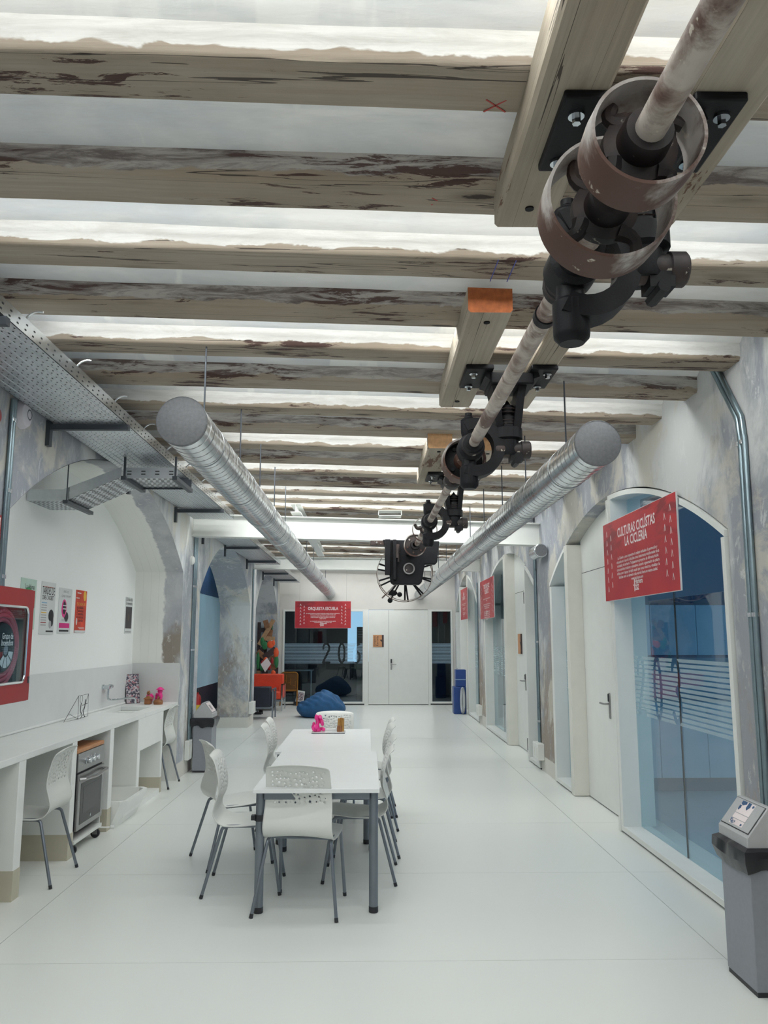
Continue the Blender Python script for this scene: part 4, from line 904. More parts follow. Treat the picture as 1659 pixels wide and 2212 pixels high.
# oven on a castor trolley
t = thing('oven', 'stainless steel built-in oven standing on a castor trolley under the counter', 'oven', (-2.5, 6.9, 0))
oy0, oy1, ox = 6.565, 7.185, -2.262
MB().box(-2.78, ox-.002, oy0, oy1, .17, .755).build('casing', BLACKPL, t, bevel=.004)
MB().box(ox-.002, ox+.012, oy0, oy1, .615, .755).build('control_panel', STEEL, t, bevel=.003)
for k in range(4):
    yk = 6.745+k*.095
    if k < 3: MB().lathe([(0,ox+.052),(.019,ox+.052),(.022,ox+.046),(.024,ox+.022),(.030,ox+.018),(.030,ox+.012),(0,ox+.012)], (0,yk,.685), 'X', 18).build('knob', CHROME, t)
dr = MB().box(ox-.002, ox+.02, oy0+.01, oy1-.01, .175, .60).build('oven_door', STEEL, t, bevel=.004)
MB().box(ox+.0195, ox+.0215, oy0+.06, oy1-.06, .215, .525).build('door_glass', simple('oven_glass', (.012,.013,.014), .12, spec=.25), dr); MB().box(ox+.0215, ox+.0225, oy0+.12, oy1-.12, .29, .49).build('inner_window', simple('oven_inner', (.05,.052,.056), .2, spec=.2), dr)
MB().tube([(ox+.02,oy0+.03,.560),(ox+.055,oy0+.04,.562),(ox+.062,(oy0+oy1)/2,.548),(ox+.055,oy1-.04,.562),(ox+.02,oy1-.03,.560)], .014, 8).build('door_handle', STEEL, dr)
MB().ball((ox+.0225,(oy0+oy1)/2,.245),.009,(.3,1,1.5)).build('door_badge', CHROME, dr)
MB().box(-2.78, ox+.015, oy0-.01, oy1+.02, .085, .11).box(-2.78, ox, oy0-.01, oy0+.005, .11, .17).box(-2.78, ox, oy1, oy1+.012, .11, .17).build('trolley_shelf', WHITE, t)
for (cx_, cy_) in ((ox-.02,oy1-.03),(ox-.02,oy0+.05),(-2.72,oy1-.03),(-2.72,oy0+.05)):
    c_ = MB().lathe([(0,cy_-.012),(.036,cy_-.012),(.038,cy_-.006),(.038,cy_+.006),(.036,cy_+.012),(0,cy_+.012)], (cx_,0,.038), 'Y', 20).build('castor', BLACKPL, t)
    MB().box(cx_-.018,cx_+.018,cy_-.02,cy_+.02,.062,.085).box(cx_-.02,cx_+.02,cy_-.019,cy_-.014,.03,.07).build('castor_fork', STEEL, c_)
pl = MB().tube(catmull([(ox,oy1-.06,.09),(ox+.06,oy1-.02,.08),(ox+.09,oy1+.01,.075)],4), .006, 8).tube([(ox+.09,oy1+.01,.075),(ox+.12,oy1+.02,.07)], .016, 8).build('power_plug', WHITE, t)
o = MB().box(-2.78, ox+.005, oy0-.005, oy1+.01, .757, .787).build('chopping_board', BEECH, None, bevel=.004); tag(o, 'beech wooden board lying on top of the oven', 'board')
# wall tap
t = thing('wall_tap', 'chrome wall-mounted kitchen tap with a long swivel spout above the sink', 'tap', (-2.8, 8.8, 1.13))
xw = xk+.009
MB().cyl((xw,8.80,1.135),(xw+.012,8.80,1.135),.028,18).build('wall_flange', CHROME, t); MB().cyl((xw+.01,8.80,1.135),(xw+.075,8.80,1.135),.021,16).build('body', CHROME, t)
MB().lathe([(0,8.83),(.018,8.83),(.024,8.845),(.026,8.87),(.022,8.915),(0,8.92)], (xw+.06,0,1.14), 'Y', 16).build('knob', CHROME, t)
MB().tube(catmull([(xw+.06,8.80,1.12),(xw+.06,8.80,1.03),(xw+.075,8.83,1.005),(xw+.14,8.97,1.0),(xw+.20,9.16,1.0),(xw+.225,9.23,.985),(xw+.23,9.25,.945),(xw+.23,9.25,.93)],6), .0105, 12).build('spout', CHROME, t)
# wire frame stand
t = thing('wire_sculpture', 'little black wire frame figure standing on the worktop', 'sculpture', (-2.72, 7.8, .90))
WR = .0022
A1, B1, C1, D1 = (-2.70,7.79,.905), (-2.71,8.09,.905), (-2.71,8.08,1.115), (-2.70,7.78,1.115); E1 = (-2.73,7.52,.903)
MB().tube([A1,B1,C1,D1,A1], WR, 6).build('frame_wire', BLACKPL, t); MB().tube([D1,E1,A1], WR, 6).build('stay_wire', BLACKPL, t); MB().tube([E1,(-2.80,7.83,.95),A1], WR*.8, 6).build('stay_wire', BLACKPL, t)
MB().tube([C1,(-2.70,7.95,1.0),(-2.70,7.84,.93)], WR*.8, 6).build('cross_wire', BLACKPL, t); MB().tube(arc((-2.70,7.86,1.08),.035,0,2*pi,16,'YZ'), WR*.7, 6).build('wire_head', BLACKPL, t)
MB().tube(catmull([(-2.70,7.86,1.045),(-2.70,7.85,.97),(-2.70,7.90,.93),(-2.70,7.86,.905)],4), WR*1.6, 6).build('wire_body', BLACKPL, t); MB().tube(catmull([(-2.70,7.97,1.07),(-2.70,7.96,1.0),(-2.70,7.93,.95),(-2.70,7.98,.905)],4), WR*1.6, 6).build('wire_body', BLACKPL, t); MB().tube([(-2.70,7.90,1.02),(-2.70,8.03,1.03)], WR*1.6, 6).build('wire_arm', BLACKPL, t)
# leaning collage board
t = thing('collage_board', 'tall collage of small photos leaning in the corner behind the tap', 'picture', (-2.78, 9.75, .90))
Mx = Matrix.Translation((-2.785,9.60,.902)) @ Matrix.Rotation(radians(-42), 4, 'Z') @ Matrix.Rotation(radians(-10), 4, 'Y')
MB().box(-.008,.004,0,.18,0,.335,Mx).build('backing', BLACKPL, t)
for k in range(3): MB().box(.004,.0055,.004,.176,.004+k*.111,.108+k*.111,Mx).build('print', COLLAGE, t)
# plastic figurines
def figurine(loc, mat, lab, kind, grp='printed plastic figurines'):
    t = thing('figurine', lab, 'figurine', loc, group=grp); x, y, z = loc
    if kind == 'house':
        MB().box(x-.035,x+.035,y-.04,y+.04,z,z+.06).build('body', mat, t, bevel=.006); MB().add([(x-.05,y-.05,z+.06),(x+.05,y-.05,z+.06),(x+.05,y+.05,z+.06),(x-.05,y+.05,z+.06),(x,y-.02,z+.10),(x,y+.02,z+.10)], [(0,1,4),(1,2,5,4),(2,3,5),(3,0,4,5),(3,2,1,0)]).build('roof', mat, t)
        MB().ball((x,y,z+.125),.022).ball((x,y+.02,z+.14),.012).ball((x,y-.02,z+.14),.012).build('top_knob', mat, t)
    elif kind == 'low':
        MB().lathe([(0,0),(.05,0),(.055,.03),(.045,.05),(.02,.06),(0,.055)], loc, 'Z', 14).build('body', mat, t); MB().tube(arc((x,y,z+.055),.03,0,pi,8,'YZ'), .008, 8).build('loop_handle', mat, t)
    elif kind == 'figure':
        MB().box(x-.02,x+.02,y-.03,y-.006,z,z+.06).build('leg', mat, t, bevel=.006); MB().box(x-.02,x+.02,y+.006,y+.03,z,z+.06).build('leg', mat, t, bevel=.006)
        MB().ball((x,y,z+.09),.036,(.8,1,1)).build('body', mat, t); MB().ball((x,y,z+.135),.03).build('head', mat, t); MB().lathe([(.05,.15),(.045,.158),(.02,.18),(0,.185)], loc, 'Z', 16).build('hat', mat, t)
    else:
        MB().ball((x,y,z+.05),.05,(.8,1,1)).build('body', mat, t); MB().ball((x+.01,y+.045,z+.07),.03).build('head', mat, t); MB().cyl((x,y-.01,z),(x,y-.01,z+.02),.035,14).build('foot', PAPERK, t)
        for a in range(6): MB().ball((x+.02*cos(a),y+.05*sin(a),z+.085+.012*(a % 2)),.014).build('petal', mat, t)
figurine((-2.52,9.55,.90), BROWNPL, 'brown house-shaped plastic figurine, leftmost on the worktop corner', 'house')
figurine((-2.40,9.53,.90), BROWNPL, 'low brown pot-like figurine in front of the brown house', 'low')
figurine((-2.54,9.67,.90), PINK, 'round pink figurine half hidden behind the brown ones', 'round')
figurine((-2.43,9.715,.90), PINK, 'pink standing figurine with a hat on the worktop', 'figure')
figurine((-2.47,9.80,.90), PINK, 'round pink flower figurine, rightmost on the worktop', 'round')

# posters on the niche wall
xp = xk-.0015+.0
def poster(y0, y1, z0, z1, mat, lab):
    t = thing('poster', lab, 'poster', (xk, (y0+y1)/2, (z0+z1)/2), group='posters on the kitchen wall'); MB().box(xk-.003, xk+.001, y0, y1, z0, z1).build('sheet', mat, t)
    def rect(a, b_, c, d, m, nm='print_block', k=.0018): MB().box(xk+.001, xk+k, y0+(y1-y0)*a, y0+(y1-y0)*b_, z0+(z1-z0)*c, z0+(z1-z0)*d).build(nm, m, t)
    def tx(s, a, c, sz, m, mw): text(s, sz, (xk+.0022, y0+(y1-y0)*a, z0+(z1-z0)*c), (0,1,0), (0,0,1), m, t, maxw=(y1-y0)*mw)
    def disc(a, c, r, m, sy=1, nm='print_shape', k=.04): MB().ball((xk+.001, y0+(y1-y0)*a, z0+(z1-z0)*c), r, (k,sy,1), 16, 8).build(nm, m, t)
    return t, rect, tx, disc
t, rect, tx, disc = poster(6.63,6.94,1.72,2.135,PAPERG,'pale green poster mostly hidden behind the red hose cabinet'); tx('La \u00faltima', .25,.80,.06,INK,.6); disc(.5,.62,.09,PAPERGN,1.1)
t, rect, tx, disc = poster(7.05,7.37,1.68,2.135,PAPER,'white poster headed TARDES DE with a dark hat print')
tx('TARDES DE', .06,.76,.10,INK,.86); tx('CINE-C NCIERT', .06,.66,.055,INK,.8)
for k, m in enumerate((PAPERB,SIGNEDGE,SIGNEDGE,SIGNEDGE,PAPERY,SIGNEDGE,SIGNEDGE,SIGNEDGE,REDPAINT,SIGNEDGE)): rect(.06,.42,.59-k*.047,.61-k*.047,m if m is not SIGNEDGE else GREYSTONE)
disc(.76,.36,.055,INK,1.1); disc(.86,.26,.05,INK,.5); disc(.72,.20,.04,GREYSTONE,.8); rect(.45,.95,.045,.075,INK); rect(.06,.9,.90,.91,ORANGEP)
t, rect, tx, disc = poster(7.46,7.78,1.69,2.105,PAPER,'white poster with a pink and black microphone-like oval')
disc(.42,.55,.085,PINK,.75); disc(.42,.56,.070,PAPERK,.66,k=.07); disc(.62,.37,.045,PAPERK,1.2); rect(.10,.90,.12,.23,PAPERP); tx('MIERCOLES',.30,.90,.03,GREYSTONE,.4); tx('CINE FORUM',.16,.80,.03,GREYSTONE,.7); rect(.28,.56,.605,.625,PAPER,k=.0075); rect(.30,.54,.53,.555,PAPER,k=.0075); tx('ABIERTO',.25,.27,.03,GREYSTONE,.5); rect(.12,.85,.04,.08,INK)
t, rect, tx, disc = poster(7.89,8.185,1.70,2.11,PAPERO,'orange-red poster with dark lines of text')
disc(.82,.88,.05,PAPERY,.8); disc(.86,.86,.035,PAPER,.6); disc(.15,.26,.035,PAPER,.5); rect(0,1,0,.055,PAPER); tx('ESCUELA DE', .08,.64,.04,PAPERY,.8)
for k, s in enumerate(('Actividades', 'Talleres', '27 septiembre', 'de ma\u00f1ana', 'a tarde')): tx(s, .10,.56-k*.075,.04,PAPERK,.62)
rect(.1,.45,.92,.94,PAPER); rect(.02,.3,.80,.82,PAPER); rect(.4,.9,.09,.10,PAPER); rect(.3,.9,.12,.13,PAPER)
t, rect, tx, disc = poster(9.50,9.775,1.70,2.12,PAPER,'white poster with a dark photo, alone near the niche corner')
rect(.06,.94,.14,.74,PAPERK); tx('El hilo de', .06,.90,.06,INK,.88); tx('la memoria', .06,.79,.06,INK,.88); disc(.5,.45,.05,BROWNSEAT,.6); rect(.1,.9,.03,.07,GREYSTONE)

# ------------------------------------------------------------------ perforated plastic chairs
def shell_mesh():
    prof = catmull([(.238,0,.440),(.222,0,.460),(.16,0,.463),(.05,0,.452),(-.06,0,.446),(-.13,0,.450),(-.172,0,.472),(-.190,0,.510),(-.178,0,.560),(-.150,0,.620),(-.146,0,.68),(-.156,0,.75),(-.178,0,.82),(-.205,0,.865),(-.240,0,.884)], 14)
    L = [0]
    for i in range(1, len(prof)): L.append(L[-1]+(prof[i]-prof[i-1]).length)
    T = L[-1]; NV, NU = 112, 50
    def at(s):
        s = max(0, min(T, s)); i = 0
        while i < len(L)-2 and L[i+1] < s: i += 1
        t = (s-L[i])/max(L[i+1]-L[i], 1e-6); return prof[i].lerp(prof[i+1], t)
    def half(s):
        u = s/T
        if u < .45: hw = .205+.018*sin(pi*min(1, u/.45)*.8)
        else: hw = .220-.022*((u-.45)/.55)
        r = .05
        if s < r: hw -= r-sqrt(max(0, r*r-(r-s)**2))
        if T-s < r: hw -= r-sqrt(max(0, r*r-(r-(T-s))**2))
        return max(hw, .12)
    P = [[None]*(NU+1) for _ in range(NV+1)]; n2 = {}
    for j in range(NV+1):
        s = T*j/NV; c = at(s); tn = (at(s+.004)-at(s-.004)).normalized(); nn = Vector((-tn.z, 0, tn.x)); hw = half(s); u = s/T
        for i in range(NU+1):
            a = i/NU*2-1
            dish = (.016*a*a if u < .42 else (.016*(1-(u-.42)/.16)*a*a if u < .58 else -.0))
            if u > .5: dish += .022*a*a*min(1, (u-.5)/.15)*(1-.5*max(0, (u-.85)/.15))
            P[j][i] = c+Vector((0, a*hw, 0))+nn*(-dish if False else dish)
    skip = set(); rnd = random.Random(5); cell = .44/NU; used = []
    j0, j1 = int(.70*NV), int(.925*NV); tries = 0
    while len(used) < 92 and tries < 6000:
        tries += 1; j = rnd.randint(j0, j1); i = rnd.randint(5, NU-5)
        if j < int(.76*NV) and rnd.random() < .45: continue
        if any(abs(j-a) < 3 and abs(i-b) < 3 for a, b in used): continue
        used.append((j, i)); r = cell*rnd.choice([.42,.55,.62,.78,.95])
        cpt = P[j][i].copy(); tv = (P[j+1][i]-P[j-1][i]).normalized(); tu = (P[j][i+1]-P[j][i-1]).normalized()
        for k, (dj, di) in enumerate(((0,1),(1,1),(1,0),(1,-1),(0,-1),(-1,-1),(-1,0),(-1,1))):
            a = pi/4*k; P[j+dj][i+di] = cpt+(tu*cos(a)+tv*sin(a))*r
        for dj in (0,-1):
            for di in (0,-1): skip.add((i+di, j+dj))
    b = MB(); b.grid(lambda u, v: P[int(round(v*NV))][int(round(u*NU))], NU, NV, lambda i, j: (i, j) in skip)
    return b
def make_chair(label, group):
    t = thing('perforated_chair', label, 'chair', (0,0,0), 0, group)
    s = shell_mesh().build('shell', PLASTIC, t, ang=60, world=False, label='white plastic seat shell with scattered round holes in the back')
    so = s.modifiers.new('thick', 'SOLIDIFY'); so.thickness = .006; so.offset = 0
    for sy in (-1, 1):
        f = catmull([(.02,sy*.195,.428),(.12,sy*.195,.428)], 2)+catmull([(.15,sy*.195,.427),(.172,sy*.197,.418),(.184,sy*.199,.395)], 4)+[(.245,sy*.215,.012)]
        r_ = catmull([(.02,sy*.195,.428),(-.08,sy*.195,.428)], 2)+catmull([(-.11,sy*.195,.427),(-.135,sy*.198,.416),(-.145,sy*.202,.392)], 4)+[(-.25,sy*.258,.012)]
        for pts in (f, r_):
            lg = MB().tube(pts, .0105, 10).build('leg', GREYMET, t, world=False); e_ = Vector(pts[-1]); d_ = (e_-Vector(pts[-2])).normalized()
            MB().tube([e_-d_*.012, e_+d_*.011], .0118, 10).build('foot_cap', BLACKPL, lg, world=False)
    MB().tube([(.10,-.195,.425),(.10,.195,.425)], .009, 8).build('crossbar', GREYMET, t, world=False); MB().tube([(-.07,-.195,.425),(-.07,.195,.425)], .009, 8).build('crossbar', GREYMET, t, world=False)
    return t
GC = 'white perforated chairs'
proto = make_chair('white perforated chair at the near end of the table, its back to the camera', GC)
CH = [((-.40,5.36), 81, None),
 ((-.825,5.79), 2, 'white perforated chair on the left of the table, nearest of that row'),
 ((-1.02,6.43), 25, 'turned white perforated chair on the left, just behind the nearest one of that row'),
 ((-.72,7.60), 1, 'white perforated chair at the far left of the table, nearer of the two close together'),
 ((-.74,8.13), 1, 'white perforated chair at the far left corner of the table, beyond its twin'),
 ((-.055,6.03), 178, 'white perforated chair on the right of the table, nearest of the four'),
 ((-.02,6.70), 181, 'white perforated chair on the right of the table, second of the four'),
 ((-.01,7.56), 184, 'white perforated chair on the right of the table, third of the four'),
 ((.015,8.12), 180, 'white perforated chair on the right of the table, farthest of the four'),
 ((-.355,8.60), -90, 'white perforated chair at the far end of the table, facing the camera'),
 ((-2.365,6.0), 181, 'white perforated chair pushed under the kitchen counter left of the oven'),
 ((-2.45,9.58), 180, 'white perforated chair at the far end of the kitchen counter, beyond the sink')]
proto.location = (CH[0][0][0], CH[0][0][1], 0); proto.rotation_euler = (0,0,radians(CH[0][1]))
for (x, y), a, lab in CH[1:]: dup(proto, (x, y, 0), radians(a), lab, GC)

# ------------------------------------------------------------------ two tables end to end
def table(x0, x1, y0, y1, lab, clampleg):
    t = thing('dining_table', lab, 'table', ((x0+x1)/2, (y0+y1)/2, 0), group='white tables set end to end')
    MB().box(x0, x1, y0, y1, .716, .740).build('table_top', LAMINATE, t, bevel=.002)
    a = .05
    for (p, q) in (((x0+.06,y0+.09),(x1-.06,y0+.09)),((x0+.06,y1-.09),(x1-.06,y1-.09)),((x0+.05,y0+.1),(x0+.05,y1-.1)),((x1-.05,y0+.1),(x1-.05,y1-.1))):
        MB().bar((p[0],p[1],.69),(q[0],q[1],.69),.025,.05).build('apron_rail', GREYMET, t)
    for i, (x, y) in enumerate(((x0+.035,y0+.11),(x1-.035,y0+.11),(x0+.035,y1-.11),(x1-.035,y1-.11))):
        lg = MB().cyl((x,y,.035),(x,y,.716),.028,24).build('leg', GREYMET, t); MB().lathe([(0,0),(.026,0),(.029,.004),(.029,.036),(0,.036)], (x,y,0), 'Z', 24).build('foot_cap', BLACKPL, lg)
        if i == 0 and clampleg: MB().lathe([(.028,.535),(.036,.535),(.036,.572),(.028,.572)], (x,y,0), 'Z', 6).box(x-.055,x-.03,y-.02,y+.02,.54,.568).build('leg_clamp', BLACKPL, lg)
    return t
table(-.70, .07, 5.14, 6.80, 'nearer white dining table with grey legs, laid end to end with another', True)
table(-.755, .025, 6.803, 8.43, 'farther white dining table with grey legs, carrying the small ornaments', False)
# ornaments on the far table
t = thing('ornament_tray', 'dark-edged clear tray on the far end of the table holding two ornaments', 'tray', (-.37, 8.15, .74))
MB().box(-.545,-.225,8.03,8.23,.7405,.748).build('tray_base', BLACKPL, t); MB().box(-.545,-.225,8.03,8.23,.748,.752).build('tray_top', TRANSL, t); MB().box(-.43,-.31,8.14,8.20,.752,.772).build('clear_block', TRANSL, t)
MB().tube([(-.30,8.15,.752),(-.335,8.16,.82),(-.35,8.16,.835)], .0012, 5).build('thin_wire', STEEL, t)
t = thing('flower_ornament', 'bright pink plastic flower-like ornament on the left of the table tray', 'ornament', (-.495, 8.12, .752))
rnd = random.Random(3)
for k in range(16):
    a = rnd.random()*2*pi; z = .02+.125*rnd.random(); rr = .045*(1-(z/.17)**2)+.012
    MB().ball((-.495+rr*cos(a), 8.12+rr*sin(a)*.8, .752+z), .021+.008*rnd.random(), (1,1,.55), 9, 6, Matrix.Rotation(rnd.random()*2, 3, 'X') @ Matrix.Rotation(rnd.random()*2, 3, 'Y')).build('petal', PINK, t)
MB().lathe([(.034,0),(.04,.01),(.02,.05),(.016,.12),(0,.15)], (-.495,8.12,.752), 'Z', 10).build('stem', PINK, t)
MB().cyl((-.495,8.12,.88),(-.495,8.12,.902),.022,10).build('crown', PINK, t)
t = thing('finger_ornament', 'golden brown ornament of upright fingers on the right of the table tray', 'ornament', (-.27, 8.12, .752))
for k, (dx, dy, h) in enumerate(((-.012,0,.125),(.006,.008,.13),(.022,.0,.125),(.0,-.02,.05),(-.014,-.022,.06))):
    MB().tube([(-.272+dx,8.12+dy,.752),(-.272+dx*1.1,8.12+dy,.752+h*.6),(-.270+dx*1.2,8.12+dy,.752+h)], [.016,.014,.010] if k < 3 else [.018,.016,.012], 10).build('finger', GOLDPL if k < 3 else BROWNPL, t)

# ------------------------------------------------------------------ litter bins
def bin_(x0, x1, y0, y1, lab, sticker):
    t = thing('litter_bin', lab, 'bin', ((x0+x1)/2, (y0+y1)/2, 0), group='grey litter bins'); xc = (x0+x1)/2
    MB().box(x0+.004, x1-.004, y0+.004, y1-.004, .0, .022).build('base', BLACKPL, t); MB().box(x0, x1, y0, y1, .022, .645).build('body', BINGREY, t, bevel=.004)
    b = MB(); n = 40; vs = []; rnd = random.Random(int(x0*100))
    for lv, (gr, z) in enumerate(((.004,.662),(.030,.648),(.036,.60),(.016,.545),(.004,.60))):
        for k in range(n):
            a = 2*pi*k/n; c_, s_ = cos(a), sin(a); m = max(abs(c_), abs(s_)); jit = .012*noise.noise(Vector((c_*3+x0, s_*3, lv))) if 0 < lv < 4 else 0
            droop = .05*noise.noise(Vector((c_*1.8+x0*3, s_*1.8, 5))) if lv in (2,3) else 0
            vs.append((xc+c_/m*((x1-x0)/2+gr+jit), (y0+y1)/2+s_/m*((y1-y0)/2+gr+jit), z+droop+jit))
    b.add(vs, [(l*n+k, l*n+(k+1) % n, (l+1)*n+(k+1) % n, (l+1)*n+k) for l in range(4) for k in range(n)]); b.build('bin_bag', BINBAG, t, ang=25)
    zl, zr = .705, .845
    P = [(x0-.003,.652),(x1+.003,.652),(x1+.003,zl),(xc+.012,zr),(xc-.012,zr),(x0-.003,zl)]
    MB().prism(P, lambda a, c, d: (a, d, c), y0-.003, y1+.003).build('hood', BINLID, t, bevel=.004)
    for sg in (-1, 1):
        xa, xb_ = (xc-.016, x0+.008) if sg < 0 else (xc+.016, x1-.008); nrm = Vector((sg*(zr-zl), 0, (x1-x0)/2)).normalized()
        def q(u, y, d=.003): return Vector((xa+(xb_-xa)*u, y, zr-(zr-zl)*(abs(xa+(xb_-xa)*u-xc)-.012)/((x1-x0)/2-.009)))+nrm*d
        fl_ = MB().add([q(u, y, d) for d in (0, .004) for y in (y0+.012, y1-.012) for u in (.02, .97)], [(0,2,3,1),(4,5,7,6),(0,1,5,4),(2,6,7,3),(0,4,6,2),(1,3,7,5)]).build('swing_flap', BINLID, t)
        MB().add([q(u, y, .0015) for u, y in ((.0,y0+.006),(1,y0+.006),(1,y1-.006),(0,y1-.006))], [(0,1,2,3)]).build('flap_gap', BLACKPL, t, fix=False)
        if sg == sticker:
            ys0, ys1 = y0+.09, y1-.085
            if sticker < 0:
                MB().add([q(u, y, .0048) for u, y in ((.06,ys0),(.9,ys0),(.9,ys1),(.06,ys1))], [(0,1,2,3)]).build('sticker', SIGNWHITE, fl_, fix=False)
                rr = random.Random(2); bb = MB()
                for (u0, u1, ya_, yb_) in ((.06,.22,.62,.98),(.06,.34,.30,.52),(.10,.2,.05,.16),(.22,.42,.86,.99),(.78,.9,.62,.95),(.72,.86,.84,.99),(.8,.88,.1,.2)):
                    bb.add([q(u, ys0+(ys1-ys0)*v, .0054) for u, v in ((u0,ya_),(u0+(u1-u0)*.5,ya_-.03),(u1,(ya_+yb_)/2),(u1-(u1-u0)*.3,yb_),(u0,yb_))], [(0,1,2,3,4)])
                bb.build('torn_print', NAVYWALL, fl_, fix=False)['kind'] = 'stuff'
                for uu in (.50,.70):
                    MB().add([q(u, y, .0056) for u, y in ((uu,ys0),(uu+.02,ys0),(uu+.02,ys1),(uu,ys1))], [(0,1,2,3)]).build('fold_line', GREYSTONE, fl_, fix=False)
                X_ = Vector((0,-1,0)); Z_ = (q(0,y0)-q(1,y0)).normalized(); text('PAPEL', .035, q(.88,ys1-.01,.0058), X_, Z_, SIGNWHITE, fl_)
            else:
                MB().add([q(u, y, .0048) for u, y in ((.04,ys0-.05),(.96,ys0-.05),(.96,ys1+.05),(.04,ys1+.05))], [(0,1,2,3)]).build('sticker', SIGNWHITE, fl_, fix=False)
                X_ = Vector((0,1,0)); Z_ = (q(0,y0)-q(1,y0)).normalized(); text('10', .10, q(.75,ys0-.01,.0055), X_, Z_, INK, fl_, bold=.004)
    return t
bin_(1.808, 2.048, 4.02, 4.335, 'near grey litter bin with a torn blue sticker, cut by the right edge', -1)
bin_(-2.185, -1.955, 10.46, 10.78, 'far grey litter bin with a white numbered lid, beside the left pillar', 1)

# ------------------------------------------------------------------ lounge corner at the back
t = thing('bean_bag', 'slumped deep blue bean bag on the floor before the dark back window', 'bean bag', (-1.02, 17.65, 0))
b = MB()
def bag(u, v):
    a = 2*pi*u; th = pi*v; ca = cos(a); t = (1-cos(th))/2          # t: 0 floor .. 1 top
    prof_ = (.72+.28*sin(pi/2*t/.4)) if t < .4 else max(0, 1-((t-.4)/.6)**3.0)**.55
    base = sin(th)**.25 if t < .02 else 1
    r = prof_*base if t > 0 else 0
    x = .52*r*ca; y = .47*r*sin(a)
    lift = .45+.11*math.exp(-((x-.08)/.28)**2)-.06*max(0, -x/.5)-.10*max(0, (x-.2)/.3)
    z = lift*t**.85
    x += .05*t
    n1 = noise.noise(Vector((x*4, y*4, z*5))); cr = abs(sin((x*1.1+z*1.5+y*.4)*13+n1*2.5))**3
    k = 1+.05*n1-.05*cr*t
    return Vector((-1.02+x*k, 17.65+y*k, max(0, z*(1+.06*n1*t)-.03*cr*t)))
b.grid(bag, 90, 44); b.build('fabric_bag', BLUEFAB, t, ang=80)
def sofa(x0, x1, y0, y1, facing, mat, lab, cat, arms, zseat, ztop, name, leg=CHROME, armx=None):
    """facing -1: looks to -Y; +1: looks to +Y"""
    t = thing(name, lab, cat, ((x0+x1)/2, (y0+y1)/2, 0)); yb0, yb1 = (y1-.14, y1) if facing < 0 else (y0, y0+.14)
    MB().box(x0+.02, x1-.02, yb0, yb1, .24, ztop).build('backrest', mat, t, bevel=.025)
    n = 1 if x1-x0 < .9 else 2
    for k in range(n):
        a = x0+.03+(x1-x0-.06)*k/n; c = x0+.03+(x1-x0-.06)*(k+1)/n
        MB().box(a+.004, c-.004, min(y0,y1)+(.0 if facing < 0 else .15), max(y0,y1)-(.15 if facing < 0 else 0), .26, zseat).build('seat_cushion', mat, t, bevel=.03)
    MB().box(x0+.02, x1-.02, y0+.01, y1-.01, .215, .255).build('seat_frame', GREYMET, t)
    for x in arms:
        MB().box(x-.03, x+.03, y0+.03, y1-.03, .26, .55).build('arm_panel', mat, t, bevel=.015)
        s = .045 if x > (x0+x1)/2 else -.045
        for yy in (y0+.02, y1-.02): MB().box(x+s-.014, x+s+.014, yy-.014, yy+.014, 0, .60).build('leg', leg, t)
        MB().box(x+s-.016, x+s+.016, y0+.006, y1-.006, .585, .612).build('arm_rail', leg, t)
    return t
sofa(-3.35, -1.98, 18.95, 19.70, -1, REDSOFA, 'orange-red leatherette sofa with chrome legs in the far left corner', 'sofa', (-2.02,), .45, .81, 'sofa')
sofa(-2.62, -1.98, 17.05, 17.62, 1, NAVYSOFA, 'navy leatherette armchair with steel frame seen from behind', 'armchair', (-2.58,-2.01), .42, .66, 'armchair', GREYMET)
t = thing('coffee_table', 'low table with grey post and dark feet half hidden behind the navy armchair', 'table', (-2.45, 18.25, 0))
MB().box(-2.85,-2.25,18.0,18.5,.20,.235).build('table_top', DARKGREY, t); MB().box(-2.44,-2.40,18.2,18.24,.05,.20).build('post', GREYMET, t); MB().box(-2.48,-2.33,18.17,18.22,0,.05).build('foot', BLACKPL, t); MB().box(-2.40,-2.32,18.3,18.35,0,.08).build('foot', BLACKPL, t)
# bronze folding chairs leaning on the glass
def foldchair(x0, x1, y, lab, tilt=0):
    t = thing('folding_chair', lab, 'chair', ((x0+x1)/2, y, 0)); r = .016
    MB().tube([(x0,y-.10,r)]+[(x0,y+.03,.74)]+arc((x0+.07,y+.03,.74),.07,pi,pi/2,5)+arc((x1-.07,y+.03,.74),.07,pi/2,0,5)+[(x1,y+.03,.74),(x1,y-.10,r)], r, 10).build('frame', BRONZE, t)
    MB().tube([(x0+.02,y+.10,r),(x0+.02,y+.02,.62)], r*.8, 8).build('rear_leg', BRONZE, t); MB().tube([(x1-.02,y+.10,r),(x1-.02,y+.02,.62)], r*.8, 8).build('rear_leg', BRONZE, t)
    MB().box(x0+.015, x1-.015, y-.01, y+.005, .36, .40).build('seat_edge', BRONZE, t); bk = MB().box(x0+.012, x1-.012, y+.015, y+.03, .40, .79).build('back_panel', simple('bronze_panel', (.14,.065,.02), .35, .3, var=.15), t)
    for k, (u, h0, h1) in enumerate(((.30,.55,.75),(.55,.50,.68),(.85,.44,.60))):
        MB().box(x0+(x1-x0)*u, x0+(x1-x0)*u+.012, y+.005, y+.015, h0, h1).box(x0+(x1-x0)*u-.06, x0+(x1-x0)*u, y+.005, y+.015, h0+(h1-h0)*.3, h0+(h1-h0)*.3+.012).build('raised_motif', BRONZE, bk)
    return t
foldchair(-2.15, -1.74, 20.35, 'bronze-coloured folding chair leaning near the dark back window')
t = thing('magazine', 'magazine with a grey picture standing against the glass behind the folding chair', 'magazine', (-1.68, 20.62, .1))
